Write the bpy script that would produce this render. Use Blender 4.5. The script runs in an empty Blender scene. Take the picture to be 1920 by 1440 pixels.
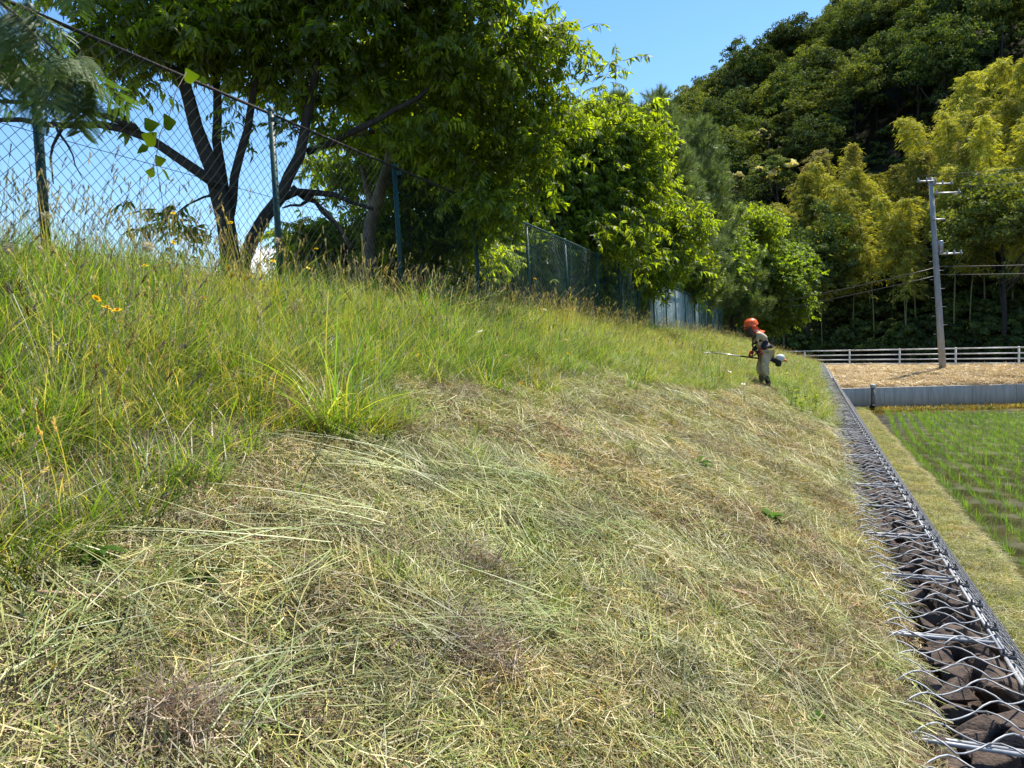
import bpy, math, random
import numpy as np
from mathutils import Matrix, Vector
PI = math.pi
rng = np.random.default_rng(7)
random.seed(7)
S = bpy.context.scene
COL = S.collection

# ------------------------------------------------------------------ camera
EYE = np.array([0.0, 0.0, 1.45])
YAW, PITCH, ROLL = math.radians(21.669), math.radians(-2.431), math.radians(-1.5)
cam_d = bpy.data.cameras.new('camera')
cam = bpy.data.objects.new('camera', cam_d); COL.objects.link(cam); S.camera = cam
cam_d.sensor_width = 36; cam_d.lens = 36 * 1400 / 1920
cam_d.clip_start = 0.05; cam_d.clip_end = 6000
RM = (Matrix.Rotation(YAW, 4, 'Z') @ Matrix.Rotation(PI/2 + PITCH, 4, 'X') @ Matrix.Rotation(ROLL, 4, 'Z'))
cam.matrix_world = Matrix.Translation(EYE) @ RM
R3 = np.array(RM.to_3x3())
def at(px, py, d):
    """world point seen at a pixel of the 1920 x 1440 photograph, d metres deep"""
    return EYE + R3 @ np.array([(px-960)/1400*d, (720-py)/1400*d, -d])
def in_view(P, m=0.06):
    q = (np.atleast_2d(P) - EYE) @ R3
    d = np.maximum(-q[:, 2], 1e-6)
    return (q[:, 2] < -0.2) & (np.abs(q[:, 0]/d) < .686+m) & (np.abs(q[:, 1]/d) < .514+m)

# ------------------------------------------------------------------ world, sun, exposure
SUN_AZ = math.radians(26); SUN_EL = math.radians(62)
W = bpy.data.worlds.new('World'); S.world = W; W.use_nodes = True
wn = W.node_tree.nodes; wl = W.node_tree.links
bg = wn['Background']; sky = wn.new('ShaderNodeTexSky'); sky.sky_type = 'NISHITA'; sky.sun_disc = False
sky.sun_elevation = SUN_EL; sky.sun_rotation = SUN_AZ
sky.air_density = 1.0; sky.dust_density = 0.2; sky.ozone_density = 1.2
bg.inputs[1].default_value = 0.13
# low cumulus: noise on the view direction, only near the horizon
tc = wn.new('ShaderNodeTexCoord'); sep = wn.new('ShaderNodeSeparateXYZ'); wl.new(tc.outputs['Generated'], sep.inputs[0])
nz = wn.new('ShaderNodeTexNoise'); nz.inputs['Scale'].default_value = 5.5; nz.inputs['Detail'].default_value = 8
mp = wn.new('ShaderNodeMapping'); mp.inputs['Scale'].default_value = (1, 1, 2.2); mp.inputs['Location'].default_value = (0.31, 0.32, 0.0)
wl.new(tc.outputs['Generated'], mp.inputs[0]); wl.new(mp.outputs[0], nz.inputs['Vector'])
r1 = wn.new('ShaderNodeMapRange'); r1.inputs['From Min'].default_value = 0.03; r1.inputs['From Max'].default_value = 0.30
r1.inputs['To Min'].default_value = 0.10; r1.inputs['To Max'].default_value = -0.25
wl.new(sep.outputs['Z'], r1.inputs['Value'])
ad = wn.new('ShaderNodeMath'); ad.operation = 'ADD'; wl.new(nz.outputs['Fac'], ad.inputs[0]); wl.new(r1.outputs[0], ad.inputs[1])
# one cumulus bank low behind the large tree
cdir = R3 @ np.array([(570-960)/1400, (720-455)/1400, -1]); cdir /= np.linalg.norm(cdir)
dt = wn.new('ShaderNodeVectorMath'); dt.operation = 'DOT_PRODUCT'; dt.inputs[1].default_value = tuple(cdir)
nm = wn.new('ShaderNodeVectorMath'); nm.operation = 'NORMALIZE'; wl.new(tc.outputs['Generated'], nm.inputs[0]); wl.new(nm.outputs[0], dt.inputs[0])
r3 = wn.new('ShaderNodeMapRange'); r3.inputs['From Min'].default_value = .990; r3.inputs['From Max'].default_value = .9992; r3.inputs['To Max'].default_value = .13
wl.new(dt.outputs['Value'], r3.inputs['Value']); ad2 = wn.new('ShaderNodeMath'); ad2.operation = 'ADD'
wl.new(ad.outputs[0], ad2.inputs[0]); wl.new(r3.outputs[0], ad2.inputs[1]); ad = ad2
r2 = wn.new('ShaderNodeMapRange'); r2.inputs['From Min'].default_value = 0.53; r2.inputs['From Max'].default_value = 0.60
wl.new(ad.outputs[0], r2.inputs['Value'])
mxw = wn.new('ShaderNodeMixRGB'); wl.new(r2.outputs[0], mxw.inputs[0]); wl.new(sky.outputs[0], mxw.inputs[1])
mxw.inputs[2].default_value = (7.5, 7.8, 8.2, 1)
hs = wn.new('ShaderNodeHueSaturation'); hs.inputs['Saturation'].default_value = 1.25; hs.inputs['Value'].default_value = 1.0
wl.new(sky.outputs[0], hs.inputs['Color']); wl.new(hs.outputs[0], mxw.inputs[1]); wl.new(mxw.outputs[0], bg.inputs[0])
sd = bpy.data.lights.new('sun', 'SUN'); sd.energy = 5.0; sd.angle = math.radians(0.53); sd.color = (1, .93, .80)
sun = bpy.data.objects.new('sun', sd); COL.objects.link(sun)
sv = Vector((math.sin(SUN_AZ)*math.cos(SUN_EL), math.cos(SUN_AZ)*math.cos(SUN_EL), math.sin(SUN_EL)))
sun.rotation_euler = sv.to_track_quat('Z', 'Y').to_euler()
sun.location = (0, 0, 60)
S.view_settings.view_transform = 'Standard'; S.view_settings.look = 'None'
S.view_settings.exposure = 0.85; S.view_settings.gamma = 1; S.view_settings.use_curve_mapping = False
S.render.engine = 'CYCLES'
S.cycles.max_bounces = 8; S.cycles.diffuse_bounces = 4; S.cycles.glossy_bounces = 2
S.cycles.transmission_bounces = 4; S.cycles.transparent_max_bounces = 4
S.cycles.use_denoising = True; S.cycles.use_adaptive_sampling = True; S.cycles.adaptive_threshold = 0.01
S.cycles.caustics_reflective = False; S.cycles.caustics_refractive = False

# ------------------------------------------------------------------ helpers
def tag(o, label=None, cat=None, group=None, kind=None):
    if label: o['label'] = label
    if cat: o['category'] = cat
    if group: o['group'] = group
    if kind: o['kind'] = kind
    return o
def empty(name, loc, label=None, cat=None, group=None):
    o = bpy.data.objects.new(name, None); COL.objects.link(o); o.location = loc
    o.empty_display_size = .2
    return tag(o, label, cat, group)
def link(name, me, parent=None, loc=None, rot=None, scale=None, local=False):
    """me is in world coordinates unless loc is given; parents are unrotated Empties"""
    o = bpy.data.objects.new(name, me); COL.objects.link(o)
    if loc is not None: o.location = loc
    if rot is not None: o.rotation_euler = rot
    if scale is not None: o.scale = scale
    if parent is not None:
        o.parent = parent
        if not local:
            pw = Vector((0, 0, 0)); q = parent
            while q is not None: pw += q.location; q = q.parent
            o.location = Vector(o.location) - pw
    return o
def mesh(name, V, Fq, mat=None, col=None, smooth=False, F3=None, mats=None, midx=None):
    V = np.asarray(V, dtype=np.float32).reshape(-1, 3)
    me = bpy.data.meshes.new(name)
    me.vertices.add(len(V)); me.vertices.foreach_set('co', V.ravel())
    parts = []
    nq = 0 if Fq is None else len(Fq); nt = 0 if F3 is None else len(F3)
    li = []
    if nq: li.append(np.asarray(Fq, np.int32).ravel())
    if nt: li.append(np.asarray(F3, np.int32).ravel())
    li = np.concatenate(li)
    me.loops.add(len(li)); me.loops.foreach_set('vertex_index', li)
    me.polygons.add(nq+nt)
    starts = np.concatenate([np.arange(nq)*4, nq*4+np.arange(nt)*3]).astype(np.int32)
    me.polygons.foreach_set('loop_start', starts)
    if smooth: me.polygons.foreach_set('use_smooth', np.ones(nq+nt, bool))
    for m in (mats or ([mat] if mat else [])): me.materials.append(m)
    if midx is not None: me.polygons.foreach_set('material_index', np.asarray(midx, np.int32))
    me.update(calc_edges=True)
    if col is not None:
        a = me.color_attributes.new('Col', 'FLOAT_COLOR', 'POINT')
        c = np.ones((len(V), 4), np.float32); c[:, :3] = col
        a.data.foreach_set('color', c.ravel())
    me.validate()
    return me
class MB:
    """collects pieces into one mesh"""
    def __init__(s): s.V = []; s.Q = []; s.T = []; s.C = []; s.n = 0
    def add(s, V, Q=None, T=None, C=None):
        V = np.asarray(V, float).reshape(-1, 3)
        s.V.append(V)
        if Q is not None and len(Q): s.Q.append(np.asarray(Q)+s.n)
        if T is not None and len(T): s.T.append(np.asarray(T)+s.n)
        if C is not None: s.C.append(np.broadcast_to(np.asarray(C, float), (len(V), 3)))
        s.n += len(V); return s
    def box(s, a, b, C=None):
        a = np.array(a, float); b = np.array(b, float)
        V = [[(a, b)[i][0], (a, b)[j][1], (a, b)[k][2]] for i in (0, 1) for j in (0, 1) for k in (0, 1)]
        return s.add(V, [[0, 1, 3, 2], [4, 6, 7, 5], [0, 4, 5, 1], [2, 3, 7, 6], [0, 2, 6, 4], [1, 5, 7, 3]], C=C)
    def tube(s, P, r, n=8, C=None, cap=True):
        P = np.asarray(P, float); m = len(P); r = np.broadcast_to(np.asarray(r, float), (m,))
        T = np.gradient(P, axis=0); T /= np.linalg.norm(T, axis=1, keepdims=True)+1e-9
        up = np.array([0, 0, 1.]) if abs(T[0][2]) < .9 else np.array([1., 0, 0])
        u = np.cross(up, T[0]); u /= np.linalg.norm(u); U = []
        for t in T:
            u = u - t*np.dot(u, t); u /= np.linalg.norm(u)+1e-9; U.append(u)
        U = np.array(U); Wv = np.cross(T, U)
        a = np.arange(n)*2*PI/n
        V = P[:, None] + r[:, None, None]*(np.cos(a)[None, :, None]*U[:, None]+np.sin(a)[None, :, None]*Wv[:, None])
        i = np.arange(m-1)[:, None]*n; j = np.arange(n)[None]; k = (j+1) % n
        Q = np.stack([i+j, i+k, i+n+k, i+n+j], -1).reshape(-1, 4)
        V = V.reshape(-1, 3); Tt = []
        if cap:
            V = np.vstack([V, P[0], P[-1]]); c0 = m*n
            for q in range(n):
                Tt.append([c0, (q+1) % n, q]); Tt.append([c0+1, (m-1)*n+q, (m-1)*n+(q+1) % n])
        return s.add(V, Q, Tt, C)
    def lathe(s, prof, c, n=16, C=None, M=None):
        prof = np.asarray(prof, float); m = len(prof); a = np.arange(n)*2*PI/n
        V = np.stack([prof[:, 0, None]*np.cos(a), prof[:, 0, None]*np.sin(a), np.repeat(prof[:, 1, None], n, 1)], -1).reshape(-1, 3)
        if M is not None: V = V @ np.asarray(M).T
        V = V+np.asarray(c)
        i = np.arange(m-1)[:, None]*n; j = np.arange(n)[None]; k = (j+1) % n
        return s.add(V, np.stack([i+j, i+k, i+n+k, i+n+j], -1).reshape(-1, 4), C=C)
    def build(s, name, mat, smooth=False):
        return mesh(name, np.concatenate(s.V), np.concatenate(s.Q) if s.Q else None, mat,
                    np.concatenate(s.C) if s.C else None, smooth, np.concatenate(s.T) if s.T else None)
def unit(a): return a/(np.linalg.norm(a, axis=-1, keepdims=True)+1e-9)
def ribbons(P0, T, Cv, L, Wd, side, nseg=3, prof=None, col=None, kick=0.0):
    """n curved blades at once; returns V, Q, C"""
    n = len(P0); s = np.linspace(0, 1, nseg+1)
    if prof is None: prof = np.array([1-.85*x**1.5 for x in s])
    prof = np.asarray(prof)
    L = np.broadcast_to(L, (n,)); Wd = np.broadcast_to(Wd, (n,))
    P = P0[:, None]+T[:, None]*(L[:, None]*s)[..., None]+Cv[:, None]*(L[:, None]*s**2)[..., None]
    off = side[:, None]*(Wd[:, None]*prof*.5)[..., None]
    V = np.stack([P-off, P+off], 2)          # n, nseg+1, 2, 3
    m = (nseg+1)*2
    b = (np.arange(n)*m)[:, None]+(np.arange(nseg)*2)[None]
    Q = np.stack([b, b+1, b+3, b+2], -1).reshape(-1, 4)
    C = None
    if col is not None:
        if col.ndim == 2: C = np.repeat(col[:, None], m, 1).reshape(-1, 3)
        else: C = col.reshape(-1, 3)
    return V.reshape(-1, 3), Q, C
def rv(n): return unit(rng.normal(size=(n, 3)))
def pick(cols, n, w=None, jit=.12):
    cols = np.array(cols, float); i = rng.choice(len(cols), n, p=w)
    return np.clip(cols[i]*(1+rng.normal(size=(n, 1))*jit), .003, 1)
# smooth value noise
_pw = [(rng.uniform(0, 2*PI), rng.uniform(0, 2*PI), rng.uniform(0, 2*PI)) for _ in range(24)]
def wob(x, y, f=1.0, o=0):
    v = 0
    for k in range(6):
        a, p, q = _pw[(k+o) % 24]
        v = v+np.sin((np.cos(a)*x+np.sin(a)*y)*f*(1+.37*k)+p+1.3*np.sin(q+y*f*.7))/(1+.4*k)
    return v/3.2

# ------------------------------------------------------------------ materials
def new_mat(name):
    m = bpy.data.materials.new(name); m.use_nodes = True
    nt = m.node_tree; nt.nodes.clear()
    out = nt.nodes.new('ShaderNodeOutputMaterial'); return m, nt.nodes, nt.links, out
def noise(N, L, scale, detail=4, vec=None, rough=.5):
    n = N.new('ShaderNodeTexNoise'); n.inputs['Scale'].default_value = scale
    n.inputs['Detail'].default_value = detail; n.inputs['Roughness'].default_value = rough
    if vec is not None: L.new(vec, n.inputs['Vector'])
    return n.outputs['Fac']
def ramp(N, L, src, stops):
    r = N.new('ShaderNodeValToRGB'); L.new(src, r.inputs[0]); e = r.color_ramp.elements
    while len(e) < len(stops): e.new(.5)
    for x, (p, c) in zip(e, stops): x.position = p; x.color = tuple(c)+(1,)
    return r.outputs[0]
def mix(N, L, f, a, b, mode='MIX'):
    m = N.new('ShaderNodeMixRGB'); m.blend_type = mode
    for i, v in enumerate((f, a, b)):
        if hasattr(v, 'links') or hasattr(v, 'is_linked'): L.new(v, m.inputs[i])
        elif isinstance(v, (int, float)): m.inputs[i].default_value = v if i == 0 else (v, v, v, 1)
        else: m.inputs[i].default_value = tuple(v)+(1,)
    return m.outputs[0]
def leaf_mat(name, transl=.5, tcol=(1.5, 1.6, .5), gloss=.06, rough=.4, var=.35, patch=None, base=None):
    """thin plant tissue: diffuse + translucent + a little gloss, colour from the Col attribute"""
    m, N, L, out = new_mat(name)
    if base is None:
        at_ = N.new('ShaderNodeAttribute'); at_.attribute_name = 'Col'; c = at_.outputs['Color']
    else:
        rgb = N.new('ShaderNodeRGB'); rgb.outputs[0].default_value = tuple(base)+(1,); c = rgb.outputs[0]
    oi = N.new('ShaderNodeObjectInfo')
    mr = N.new('ShaderNodeMapRange'); mr.inputs['To Min'].default_value = 1-var; mr.inputs['To Max'].default_value = 1+var
    L.new(oi.outputs['Random'], mr.inputs[0])
    c = mix(N, L, 1.0, c, mr.outputs[0], 'MULTIPLY')
    if patch:
        g = N.new('ShaderNodeNewGeometry')
        for sc, col, amt in patch:
            f = noise(N, L, sc, 3, g.outputs['Position'])
            r = N.new('ShaderNodeMapRange'); r.inputs['From Min'].default_value = .48; r.inputs['From Max'].default_value = .62
            r.inputs['To Max'].default_value = amt; L.new(f, r.inputs[0])
            c = mix(N, L, r.outputs[0], c, mix(N, L, 1.0, c, col, 'MULTIPLY'))
    df = N.new('ShaderNodeBsdfDiffuse'); L.new(c, df.inputs[0])
    tr = N.new('ShaderNodeBsdfTranslucent'); L.new(mix(N, L, 1.0, c, tcol, 'MULTIPLY'), tr.inputs[0])
    gl = N.new('ShaderNodeBsdfGlossy'); gl.inputs['Roughness'].default_value = rough; gl.inputs[0].default_value = (1, 1, 1, 1)
    a = N.new('ShaderNodeMixShader'); a.inputs[0].default_value = transl; L.new(df.outputs[0], a.inputs[1]); L.new(tr.outputs[0], a.inputs[2])
    b = N.new('ShaderNodeMixShader'); b.inputs[0].default_value = gloss; L.new(a.outputs[0], b.inputs[1]); L.new(gl.outputs[0], b.inputs[2])
    L.new(b.outputs[0], out.inputs[0]); return m
def pbr(name, col=(.5, .5, .5), rough=.6, metal=0, nsc=None, namt=.3, col2=None, bump=0, bsc=30, coord='Object', spec=.4, attr=False, stretch=None):
    m, N, L, out = new_mat(name)
    p = N.new('ShaderNodeBsdfPrincipled'); p.inputs['Roughness'].default_value = rough; p.inputs['Metallic'].default_value = metal
    p.inputs['Specular IOR Level'].default_value = spec
    t = N.new('ShaderNodeTexCoord'); v = t.outputs['Object' if coord == 'World' else coord]
    if coord == 'World':
        v = N.new('ShaderNodeNewGeometry').outputs['Position']
    if stretch:
        mpp = N.new('ShaderNodeMapping'); mpp.inputs['Scale'].default_value = stretch; L.new(v, mpp.inputs[0]); v = mpp.outputs[0]
    c = None
    if attr:
        a_ = N.new('ShaderNodeAttribute'); a_.attribute_name = 'Col'; c = a_.outputs['Color']
    if nsc:
        f = noise(N, L, nsc, 6, v, .6)
        if c is None: c = ramp(N, L, f, [(.35, col), (.65, col2 or [x*(1-namt) for x in col])])
        else: c = mix(N, L, namt, c, mix(N, L, 1.0, c, ramp(N, L, f, [(.3, (.4, .4, .4)), (.7, (1.5, 1.5, 1.5))]), 'MULTIPLY'))
    if c is not None: L.new(c, p.inputs['Base Color'])
    else: p.inputs['Base Color'].default_value = tuple(col)+(1,)
    if bump:
        b = N.new('ShaderNodeBump'); b.inputs['Strength'].default_value = bump; b.inputs['Distance'].default_value = .01
        L.new(noise(N, L, bsc, 5, v), b.inputs['Height']); L.new(b.outputs[0], p.inputs['Normal'])
    L.new(p.outputs[0], out.inputs[0]); return m

M_grass = leaf_mat('grass_blade', .5, (1.6, 1.6, .5), .04, .45, .4, [(.9, (1.35, 1.08, .8), .7), (.35, (.75, .9, .9), .7)])
M_straw = leaf_mat('cut_straw', .28, (1.35, 1.15, .45), .05, .5, .25,
                   [(1.4, (1.2, .92, .75), .55), (.8, (.78, 1.0, .7), .5), (3.5, (.45, .42, .38), .75)])
M_thatch = leaf_mat('dry_thatch', .2, (1.2, 1, .7), .03, .6, .3, [(2.0, (1.1, .78, .68), .6), (.9, (.6, .7, .5), .6)])
M_soil = pbr('soil_thatch', (.16, .115, .065), .95, nsc=14, col2=(.07, .05, .03), bump=.8, bsc=60, coord='World')
M_leaf = leaf_mat('tree_leaf', .66, (2.6, 2.4, .45), .03, .5, .4)
M_leaf_far = leaf_mat('forest_leaf', .35, (1.8, 1.7, .5), .02, .6, .35)
M_bark = pbr('bark', (.055, .045, .036), .95, nsc=9, col2=(.022, .018, .015), bump=.8, bsc=25, stretch=(3, 3, 1))
M_bark2 = pbr('grey_bark', (.2, .18, .15), .9, nsc=9, col2=(.08, .07, .055), bump=.6, bsc=25)
M_galv = pbr('galvanised_wire', (.40, .41, .43), .6, .25, nsc=20, col2=(.26, .27, .29))
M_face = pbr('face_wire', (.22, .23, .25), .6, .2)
M_green = pbr('green_enamel', (.008, .065, .055), .5, 0, nsc=6, col2=(.005, .035, .03))
M_wire = pbr('green_pvc_wire', (.008, .03, .032), .6, spec=.2)
M_wire2 = pbr('green_pvc_wire_glint', (.03, .12, .12), .25, spec=.8)  # same wire in a lighter, shinier copy: glints of the far mesh coloured in
M_rust = pbr('rusty_rail', (.06, .035, .025), .9, nsc=12, col2=(.02, .03, .028))
M_stone = pbr('reddish_brown_stone', (.12, .085, .065), .9, nsc=6, col2=(.045, .034, .028), bump=.7, bsc=22)
M_conc = pbr('weathered_concrete', (.54, .49, .43), .9, nsc=2.5, col2=(.36, .33, .29), bump=.2, bsc=40, coord='World', stretch=(3, 3, .35))
M_pole = pbr('pole_concrete', (.33, .33, .33), .85, nsc=5, col2=(.24, .24, .24), coord='World', stretch=(2, 2, .4))
M_black = pbr('black_rubber', (.012, .012, .013), .6)

# ------------------------------------------------------------------ instancing (for stuff)
_gn = {}
def scatter(name, variants, P, E, Sc, idx=None, parent=None, kind='stuff'):
    """points mesh that carries copies of the variant meshes through geometry nodes"""
    P = np.asarray(P, np.float32); n = len(P)
    me = bpy.data.meshes.new(name); me.vertices.add(n); me.vertices.foreach_set('co', P.ravel())
    a = me.attributes.new('rot', 'FLOAT_VECTOR', 'POINT'); a.data.foreach_set('vector', np.asarray(E, np.float32).ravel())
    Sc = np.asarray(Sc, np.float32)
    if Sc.ndim == 1: Sc = np.repeat(Sc[:, None], 3, 1)
    a = me.attributes.new('scl', 'FLOAT_VECTOR', 'POINT'); a.data.foreach_set('vector', Sc.ravel())
    if idx is None: idx = rng.integers(0, len(variants), n)
    a = me.attributes.new('vid', 'INT', 'POINT'); a.data.foreach_set('value', np.asarray(idx, np.int32))
    key = tuple(v.name for v in variants)
    if key not in _gn:
        g = bpy.data.node_groups.new('scatter_'+variants[0].name, 'GeometryNodeTree')
        g.interface.new_socket('Geometry', in_out='INPUT', socket_type='NodeSocketGeometry')
        g.interface.new_socket('Geometry', in_out='OUTPUT', socket_type='NodeSocketGeometry')
        N = g.nodes; L = g.links
        gi = N.new('NodeGroupInput'); go = N.new('NodeGroupOutput')
        iop = N.new('GeometryNodeInstanceOnPoints'); jg = N.new('GeometryNodeJoinGeometry')
        for v in reversed(variants):
            ob = bpy.data.objects.new('source_'+v.name, v)      # never linked to the scene
            oi = N.new('GeometryNodeObjectInfo'); oi.inputs['Object'].default_value = ob
            gt = N.new('GeometryNodeGeometryToInstance'); L.new(oi.outputs['Geometry'], gt.inputs[0]); L.new(gt.outputs[0], jg.inputs[0])
        L.new(jg.outputs[0], iop.inputs['Instance'])
        if len(variants) > 1: iop.inputs['Pick Instance'].default_value = True
        def na(nm, t):
            x = N.new('GeometryNodeInputNamedAttribute'); x.data_type = t; x.inputs[0].default_value = nm
            return [o for o in x.outputs if o.enabled and o.name == 'Attribute'][0]
        L.new(na('vid', 'INT'), iop.inputs['Instance Index'])
        er = N.new('FunctionNodeEulerToRotation'); L.new(na('rot', 'FLOAT_VECTOR'), er.inputs[0]); L.new(er.outputs[0], iop.inputs['Rotation'])
        L.new(na('scl', 'FLOAT_VECTOR'), iop.inputs['Scale'])
        L.new(gi.outputs[0], iop.inputs['Points']); L.new(iop.outputs[0], go.inputs[0])
        _gn[key] = g
    o = link(name, me, parent)
    if parent is not None: pass
    md = o.modifiers.new('scatter', 'NODES'); md.node_group = _gn[key]
    if kind: o['kind'] = kind
    return o
def euler_tilt(tilt, spin, az=0.0):
    """spin about z, then tilt about the horizontal axis so that up leans towards azimuth az (0 = +X); returns XYZ eulers"""
    n = len(spin); tilt = np.broadcast_to(tilt, (n,)); az = np.broadcast_to(az, (n,))
    cs, sn = np.cos(spin-az), np.sin(spin-az); ct, st = np.cos(tilt), np.sin(tilt); ca, sa = np.cos(az), np.sin(az)
    # R = Rz(az) Ry(tilt) Rz(spin-az)
    A = np.zeros((n, 3, 3))
    A[:, 0, 0] = ct*cs; A[:, 0, 1] = -ct*sn; A[:, 0, 2] = st
    A[:, 1, 0] = sn; A[:, 1, 1] = cs
    A[:, 2, 0] = -st*cs; A[:, 2, 1] = st*sn; A[:, 2, 2] = ct
    Z = np.zeros((n, 3, 3)); Z[:, 0, 0] = ca; Z[:, 0, 1] = -sa; Z[:, 1, 0] = sa; Z[:, 1, 1] = ca; Z[:, 2, 2] = 1
    Rr = Z @ A
    return np.stack([np.arctan2(Rr[:, 2, 1], Rr[:, 2, 2]), -np.arcsin(np.clip(Rr[:, 2, 0], -1, 1)), np.arctan2(Rr[:, 1, 0], Rr[:, 0, 0])], 1)

# ------------------------------------------------------------------ terrain
def ss(a, b, x):
    t = np.clip((x-a)/(b-a), 0, 1); return t*t*(3-2*t)
def toe(y): return .33*ss(14, 48, y)                # the gabion top climbs a little at its far end
def gz(x, y):
    x = np.asarray(x, float); y = np.asarray(y, float)
    s = np.clip(.45-x, 0, None)
    u = np.clip(s/4.5, 0, 1)
    h = 1.87*(u*.92+.08*ss(0, 1, u))
    h = h*(1-ss(43, 51, y))+.0
    b = (.05*wob(x, y, 1.3)+.03*wob(x, y, 3.7, 3)+.012*wob(x, y, 11, 7))*np.clip(s*1.5, 0, 1)
    z = toe(y)*(1-u)+h+b
    z = z-ss(13, 22, -x)*3.0
    return z+.02-.05*ss(-.1, .25, x)-.30*ss(.36, .47, x+.035*wob(x*2, y*2.3, 3, 5))
CUT = [(-1.8, -4), (-1.82, 1.2), (-1.84, 1.6), (-1.92, 2.0), (-2.12, 2.6), (-2.1, 2.9), (-2.0, 3.2), (-2.4, 4.5), (-2.2, 4.9), (-2.1, 5.7), (-2.1, 8.6), (-1.8, 9.2), (-1.25, 12.2),
       (-1.15, 16.2), (-1.05, 18.0), (-.5, 18.2), (-.4, 15.4), (-.25, 14.1), (.3, 13.8), (1, 13.6), (1, -4)]
def in_poly(x, y, poly):
    ins = np.zeros(np.shape(x), bool); n = len(poly)
    for i in range(n):
        x1, y1 = poly[i]; x2, y2 = poly[(i+1) % n]
        c = ((y1 > y) != (y2 > y)) & (x < (x2-x1)*(y-y1)/(y2-y1+1e-12)+x1); ins ^= c
    return ins
def is_cut(x, y): return in_poly(x+.14*wob(x, y, 4, 2), y+.1*wob(x, y, 3, 9), CUT)
def grid(name, xs, ys, fz, mat):
    X, Y = np.meshgrid(xs, ys, indexing='ij'); Z = fz(X, Y)
    V = np.stack([X, Y, Z], -1).reshape(-1, 3); ny = len(ys)
    i = (np.arange(len(xs)-1)*ny)[:, None]+np.arange(ny-1)[None]
    Q = np.stack([i, i+ny, i+ny+1, i+1], -1).reshape(-1, 4)
    return mesh(name, V, Q, mat, smooth=True)
def struct(o): o['kind'] = 'structure'; return o
xs = np.concatenate([np.linspace(-30, -5, 20), np.linspace(-4.8, .3, 110), np.linspace(.32, .52, 9)])
ys = np.concatenate([np.linspace(-5, 12, 240), np.linspace(12.2, 53, 170)])
struct(link('embankment', grid('embankment', xs, ys, gz, M_soil)))
M_field = pbr('field_soil', (.10, .12, .035), 1, nsc=1.5, col2=(.06, .07, .03), coord='World')
gq = 3000
struct(link('ground', mesh('ground', [[-gq, -gq, -1.75], [gq, -gq, -1.75], [gq, gq, -1.75], [-gq, gq, -1.75]], [[0, 1, 2, 3]], M_field)))

# ------------------------------------------------------------------ paddy, strip, bank, road
def strip_z(x, y):
    return -1.32+.03*wob(x, y, 2.2)+.015*wob(x, y, 7, 4)-.20*ss(2.05, 2.35, x+.07*wob(y, x, 1.1, 6))
struct(link('path', grid('grass_path', np.linspace(1.45, 2.6, 24), np.linspace(-4, 36.5, 240), strip_z,
                               pbr('path_soil', (.17, .16, .06), 1, nsc=8, col2=(.10, .11, .035), bump=.6, bsc=40, coord='World'))))
M_mud, N, L, out = new_mat('paddy_water')
p = N.new('ShaderNodeBsdfPrincipled'); L.new(p.outputs[0], out.inputs[0])
g = N.new('ShaderNodeNewGeometry').outputs['Position']
f1 = noise(N, L, .8, 6, g, .6)
L.new(ramp(N, L, f1, [(.38, (.035, .03, .018)), (.55, (.065, .055, .028)), (.68, (.10, .10, .035))]), p.inputs['Base Color'])
L.new(ramp(N, L, noise(N, L, 1.6, 4, g), [(.45, (.06,)*3), (.62, (.35,)*3)]), p.inputs['Roughness'])
b = N.new('ShaderNodeBump'); b.inputs['Strength'].default_value = .25; b.inputs['Distance'].default_value = .01
L.new(noise(N, L, 9, 4, g), b.inputs['Height']); L.new(b.outputs[0], p.inputs['Normal'])
struct(link('paddy_water', grid('paddy_water', np.linspace(2.2, 60, 60), np.linspace(-10, 40, 50), lambda x, y: 0*x-1.435, M_mud)))
WALL = np.array([[.9, 34.95], [1.33, 35.12], [8.64, 38.03], [12, 38.2], [48, 24]])
RAIL = np.array([2.27, 48.23]); RD = unit(np.array([.847, -.532])); RN = np.array([.532, .847])
def railz(t): return .10
# straw-covered bank between wall and road
WT = -.5
nb = 90; wl_l = np.concatenate([[0], np.cumsum(np.linalg.norm(np.diff(WALL, axis=0), axis=1))])
tt = np.linspace(0, wl_l[-1], nb); wx = np.interp(tt, wl_l, WALL[:, 0]); wy = np.interp(tt, wl_l, WALL[:, 1])
ta = np.linspace(-2.0, 52, nb); ex = RAIL[0]+RD[0]*ta-RN[0]*.1; ey = RAIL[1]+RD[1]*ta-RN[1]*.1
def bank_pt(i, v):   # i float along, v 0..1 from the wall to the road
    x = np.interp(i, np.arange(nb), wx)*(1-v)+np.interp(i, np.arange(nb), ex)*v
    y = np.interp(i, np.arange(nb), wy)*(1-v)+np.interp(i, np.arange(nb), ey)*v
    z = (WT-.03)*(1-v)+.08*v+.16*np.sin(PI*v)*1.0+.04*wob(x, y, 2.5)*np.sin(PI*v)
    return np.stack([x, y, z], -1)
I, Vv = np.meshgrid(np.arange(nb), np.linspace(0, 1, 26), indexing='ij'); PB = bank_pt(I, Vv)
i = (np.arange(nb-1)*26)[:, None]+np.arange(25)[None]
M_bank = pbr('dry_bank', (.36, .25, .12), 1, nsc=6, col2=(.2, .13, .06), bump=.8, bsc=30, coord='World')
struct(link('bank', mesh('bank', PB.reshape(-1, 3), np.stack([i, i+26, i+27, i+1], -1).reshape(-1, 4), M_bank, smooth=True)))
M_asph = pbr('asphalt', (.13, .125, .12), .9, nsc=3, col2=(.09, .088, .085), bump=.3, bsc=120, coord='World')
def quad_along(t0, t1, n0, n1, z):
    r = []
    for t, n_ in ((t0, n0), (t1, n0), (t1, n1), (t0, n1)): r.append([*(RAIL+RD*t+RN*n_), z])
    return r
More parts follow.
